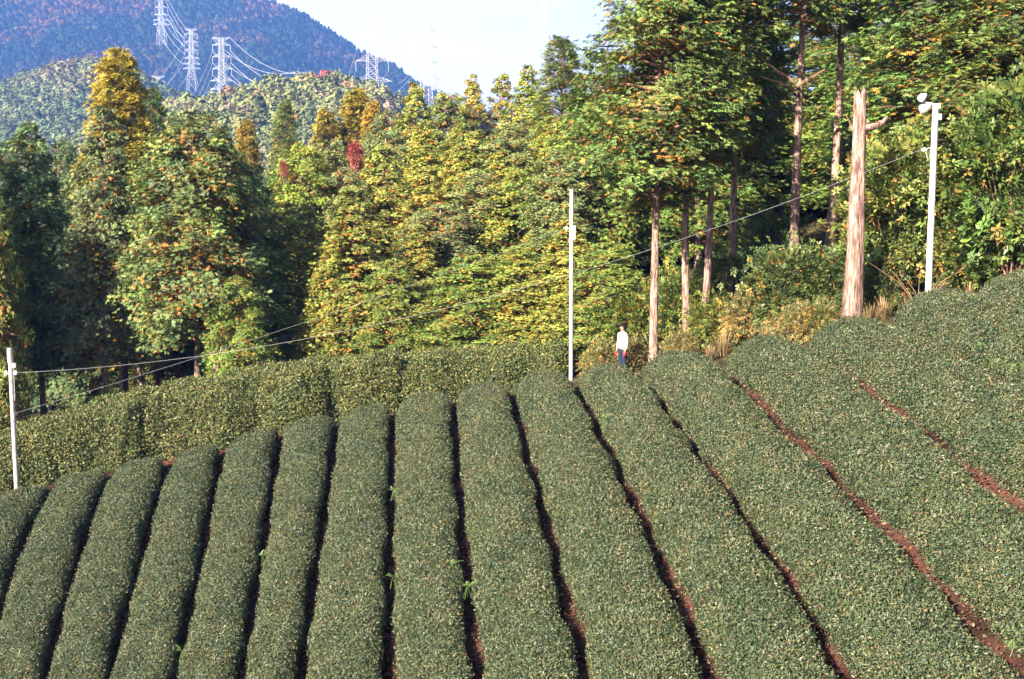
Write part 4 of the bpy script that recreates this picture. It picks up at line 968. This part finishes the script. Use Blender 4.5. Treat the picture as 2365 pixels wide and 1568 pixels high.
# farther woods: one mass each
def wood(name, label, P, S, variants, tintc, ng_s):
    objs = []
    for k, c in enumerate(tintc):
        me = FC[variants[k % len(variants)]].copy(); me.materials.clear(); me.materials.append(far_mats[k]); objs.append(hidden_obj('crown', me))
    me = bpy.data.meshes.new(name); me.from_pydata(P.tolist(), [], []); me.update(); me.materials.append(M_far)
    o = link(name, me, kind='stuff', label=label); md = o.modifiers.new('crowns', 'NODES'); md.node_group = scatter_group(name + '_scatter', objs, 1, S[0], S[1], .12, True)
    return o
far_mats = []
def patch_mat(name, base, autumn):
    m, n, l, b = new_mat(name); a = n.new('ShaderNodeAttribute'); a.attribute_name = 'col'
    g = n.new('ShaderNodeNewGeometry'); no = n.new('ShaderNodeTexNoise'); no.inputs['Scale'].default_value = .011; no.inputs['Detail'].default_value = 4
    l.new(g.outputs['Position'], no.inputs['Vector']); ra = n.new('ShaderNodeValToRGB'); e = ra.color_ramp.elements
    e[0].position = .50; e[0].color = (*base, 1); e[1].position = .68; e[1].color = (*autumn, 1); l.new(no.outputs['Fac'], ra.inputs['Fac'])
    oi = n.new('ShaderNodeObjectInfo'); mr = n.new('ShaderNodeMapRange'); mr.inputs['To Min'].default_value = .65; mr.inputs['To Max'].default_value = 1.35; l.new(oi.outputs['Random'], mr.inputs['Value'])
    x1 = n.new('ShaderNodeMix'); x1.data_type = 'RGBA'; x1.blend_type = 'MULTIPLY'; x1.inputs['Factor'].default_value = 1; l.new(ra.outputs['Color'], x1.inputs['A']); l.new(a.outputs['Color'], x1.inputs['B'])
    x2 = n.new('ShaderNodeMix'); x2.data_type = 'RGBA'; x2.blend_type = 'MULTIPLY'; x2.inputs['Factor'].default_value = 1; l.new(x1.outputs['Result'], x2.inputs['A']); l.new(mr.outputs['Result'], x2.inputs['B'])
    l.new(x2.outputs['Result'], b.inputs['Base Color']); b.inputs['Roughness'].default_value = .9; b.inputs['Specular IOR Level'].default_value = .1
    return m
far_mats[:] = [patch_mat('mountain_wood_a', (.030, .050, .022), (.19, .09, .04)), patch_mat('mountain_wood_b', (.045, .062, .028), (.15, .065, .045)), patch_mat('mountain_wood_c', (.025, .042, .022), (.10, .07, .03))]
r = np.random.default_rng(5); n = 30000; y = r.uniform(820, 1640, n); u = r.uniform(-160, 1130, n); x = (u - CX) / FPX * y; keep = r.random(n) < (y / 1640) ** .7; x, y = x[keep], y[keep]; z = mountain_z(x, y)
v = 624 - z / y * FPX; ok = (v < 300); x, y, z = x[ok], y[ok], z[ok]
wood('mountain_wood', 'dark forest covering the far blue mountain', np.stack([x, y, z - 1.5], 1), (7, 12.5), [0, 3, 4], far_mats, 1)
fm0 = far_mats[:]
far_mats[:] = [patch_mat('left_wood_a', (.17, .21, .09), (.36, .27, .18)), patch_mat('left_wood_b', (.11, .15, .07), (.30, .25, .13)), patch_mat('left_wood_c', (.21, .23, .11), (.40, .28, .22))]
n = 9000; y = r.uniform(430, 700, n); u = r.uniform(-120, 540, n); x = (u - CX) / FPX * y; z = lhill_z(x, y); v = 624 - z / y * FPX; ok = v < 345; x, y, z = x[ok], y[ok], z[ok]
wood('hill_wood', 'hazy mixed wood on the farther hill at the left', np.stack([x, y, z - .8], 1), (4.5, 7.5), [0, 1, 3], far_mats, 1)

far_mats[:] = [patch_mat('low_wood_a', (.13, .155, .06), (.21, .19, .075)), patch_mat('low_wood_b', (.11, .135, .052), (.19, .18, .065)), patch_mat('low_wood_c', (.155, .17, .07), (.25, .19, .12))]
n = 9000; y = r.uniform(195, 470, n); u = r.uniform(150, 990, n); x = (u - CX) / FPX * y; z = hill_z(x, y); v = 624 - z / y * FPX; ok = (v < 520); x, y, z = x[ok], y[ok], z[ok]
wood('low_hill_wood', 'pale mixed wood on the lower flank of the low hill', np.stack([x, y, z - 1.2], 1), (4.5, 7.5), [0, 1, 2], far_mats, 1)

# ------------------------------------------------------------------ transmission towers
ARMS = [(0, 8.2, 'top'), (6.3, 8.0, 'ins'), (16.5, 8.2, 'ins'), (27.0, 8.5, 'ins'), (37.6, 10.5, 'low'), (45, 11.2, 'low'), (51, 12.0, 'low')]
TH = 66.
def bw(d): return np.interp(d, [0, 30, 52, TH], [1.6, 2.4, 3.3, 5.4])
def make_tower(w):
    o = empty('transmission_tower')
    lv = [0, 3, 6.3, 10, 13, 16.5, 20, 23.5, 27, 31, 34.5, 37.6, 41.5, 45, 48, 51, 55.5, 60, TH, TH + 14]
    for sx, sy in ((1, 1), (1, -1), (-1, 1), (-1, -1)):
        b = MB(); b.tube([(sx * bw(d), sy * bw(d), TH - d) for d in lv], w, 4, False); b.build('leg', M_tower, o)
    b = MB()
    for i in range(len(lv) - 1):
        d0, d1 = lv[i], lv[i + 1]; a, c = bw(d0), bw(d1)
        for s in (-1, 1):
            b.beam((-a, s * a, TH - d0), (c, s * c, TH - d1), w * .62); b.beam((a, s * a, TH - d0), (-c, s * c, TH - d1), w * .62); b.beam((-a, s * a, TH - d0), (a, s * a, TH - d0), w * .6)
            b.beam((s * a, -a, TH - d0), (s * c, c, TH - d1), w * .62); b.beam((s * a, a, TH - d0), (s * c, -c, TH - d1), w * .62); b.beam((s * a, -a, TH - d0), (s * a, a, TH - d0), w * .6)
    b.build('bracing', M_tower, o)
    for d, L, kd in ARMS:
        for s in (-1, 1):
            b = MB(); a = bw(d); tip = (s * L, 0, TH - d - (0 if kd != 'top' else -.6)); hh = 2.6 if kd != 'top' else -3.0
            for sy in (-1, 1):
                p0 = (s * a, sy * a, TH - d); p1 = (s * a, sy * a, TH - d + (hh if kd != 'top' else hh))
                b.beam(p0, tip, w * .8); b.beam(p1, tip, w * .8)
                for t in (.25, .5, .75):
                    e0 = np.array(p0) * (1 - t) + np.array(tip) * t; e1 = np.array(p1) * (1 - t + .2) + np.array(tip) * (t - .2); b.beam(tuple(e0), tuple(e1), w * .5)
            b.build('crossarm', M_tower, o)
            if kd == 'ins':
                b = MB(); b.tube([(s * L, 0, TH - d), (s * L, 0, TH - d - 5.2)], w * .75, 6); b.build('insulator', M_tower, o)
    return o
tw = [(511, 88, 900, .22, .0, 'tall pale lattice tower, rightmost of the group of three on the mountain'), (441, 68, 1330, .26, .05, 'pale lattice tower, middle of the group of three on the mountain'),
      (371, -28, 1430, .27, .05, 'pale lattice tower cut off by the upper picture edge'), (858, 18, 525, .13, -.05, 'large near lattice tower behind the low hill, its top fading into the sky'),
      (697, 168, 900, .22, .0, 'lattice tower showing only its top above the low hill'), (365, 177, 1230, .25, .0, 'tiny tower top left of the group of three'),
      (983, 50, 690, .14, .5, 'lattice tower half hidden behind the skyline cypresses'), (1242, -52, 260, .05, .25, 'faint lattice tower against the white sky above the cypresses')]
TP = []; t0 = None; cache = {}
for u, v, y, w, rz_, lab in tw:
    p = at(u, v, y); o = make_tower(w); o.location = (p.x, p.y, p.z - TH); o.rotation_euler = (0, 0, rz_); tag(o, lab, 'tower', 'transmission towers'); TP.append(o)
def arm_pt(o, k, s):
    d, L, kd = ARMS[k]; return o.matrix_basis @ Vector((s * L, 0, TH - d - (5.2 if kd == 'ins' else 0)))
nm = ['top', 'upper', 'second', 'third', 'fourth', 'fifth', 'lowest']
def span(i, j, ks, sag, rad, ti, tj):
    for k in ks:
        for s in (-1, 1):
            wire(arm_pt(TP[i], k, s), arm_pt(TP[j], k, s), sag, rad, '%s %s conductor between %s and %s' % (nm[k], 'left' if s < 0 else 'right', ti, tj), M_line, 'power_line', 24, 'conductors of the transmission lines', 'power line')
span(2, 1, (1, 2, 3, 5), 8, .16, 'the cut-off tower', 'the middle tower')
span(1, 5, (1, 3), 6, .13, 'the middle tower', 'the tiny tower top')
span(0, 4, (0, 1, 2, 3), 11, .17, 'the rightmost tower of three', 'the tower top above the hill')
span(0, 5, (1, 2, 3), 40, .17, 'the rightmost tower of three', 'the tiny tower top')
span(3, 6, (3, 4), 10, .11, 'the near tower', 'the half hidden tower')
for k, (u, v) in enumerate([(742, 330), (700, 330), (720, 345)]):
    wire(arm_pt(TP[3], 3 if k < 2 else 2, -1 if k != 1 else 1), at(u, v, 1000), 12, .14, ['left', 'right', 'upper'][k] + ' conductor running down leftward from the near tower', M_line, 'power_line', 24, 'conductors of the transmission lines', 'power line')

# ------------------------------------------------------------------ haze
hm_ = bpy.data.materials.new('haze'); hm_.use_nodes = True; n = hm_.node_tree.nodes; n.clear()
pv = n.new('ShaderNodeVolumePrincipled'); pv.inputs['Density'].default_value = .00027; pv.inputs['Color'].default_value = (.12, .29, .88, 1); pv.inputs['Anisotropy'].default_value = 0
ou = n.new('ShaderNodeOutputMaterial'); hm_.node_tree.links.new(pv.outputs['Volume'], ou.inputs['Volume'])
b = MB(); b.box((0, 1400, 205), (4900, 3440, 590)); tag(b.build('haze', hm_), 'thin blue haze over the whole valley', None, None, 'stuff')
for k, (o, used) in PROTO.items():
    if not used: print('unused', k)
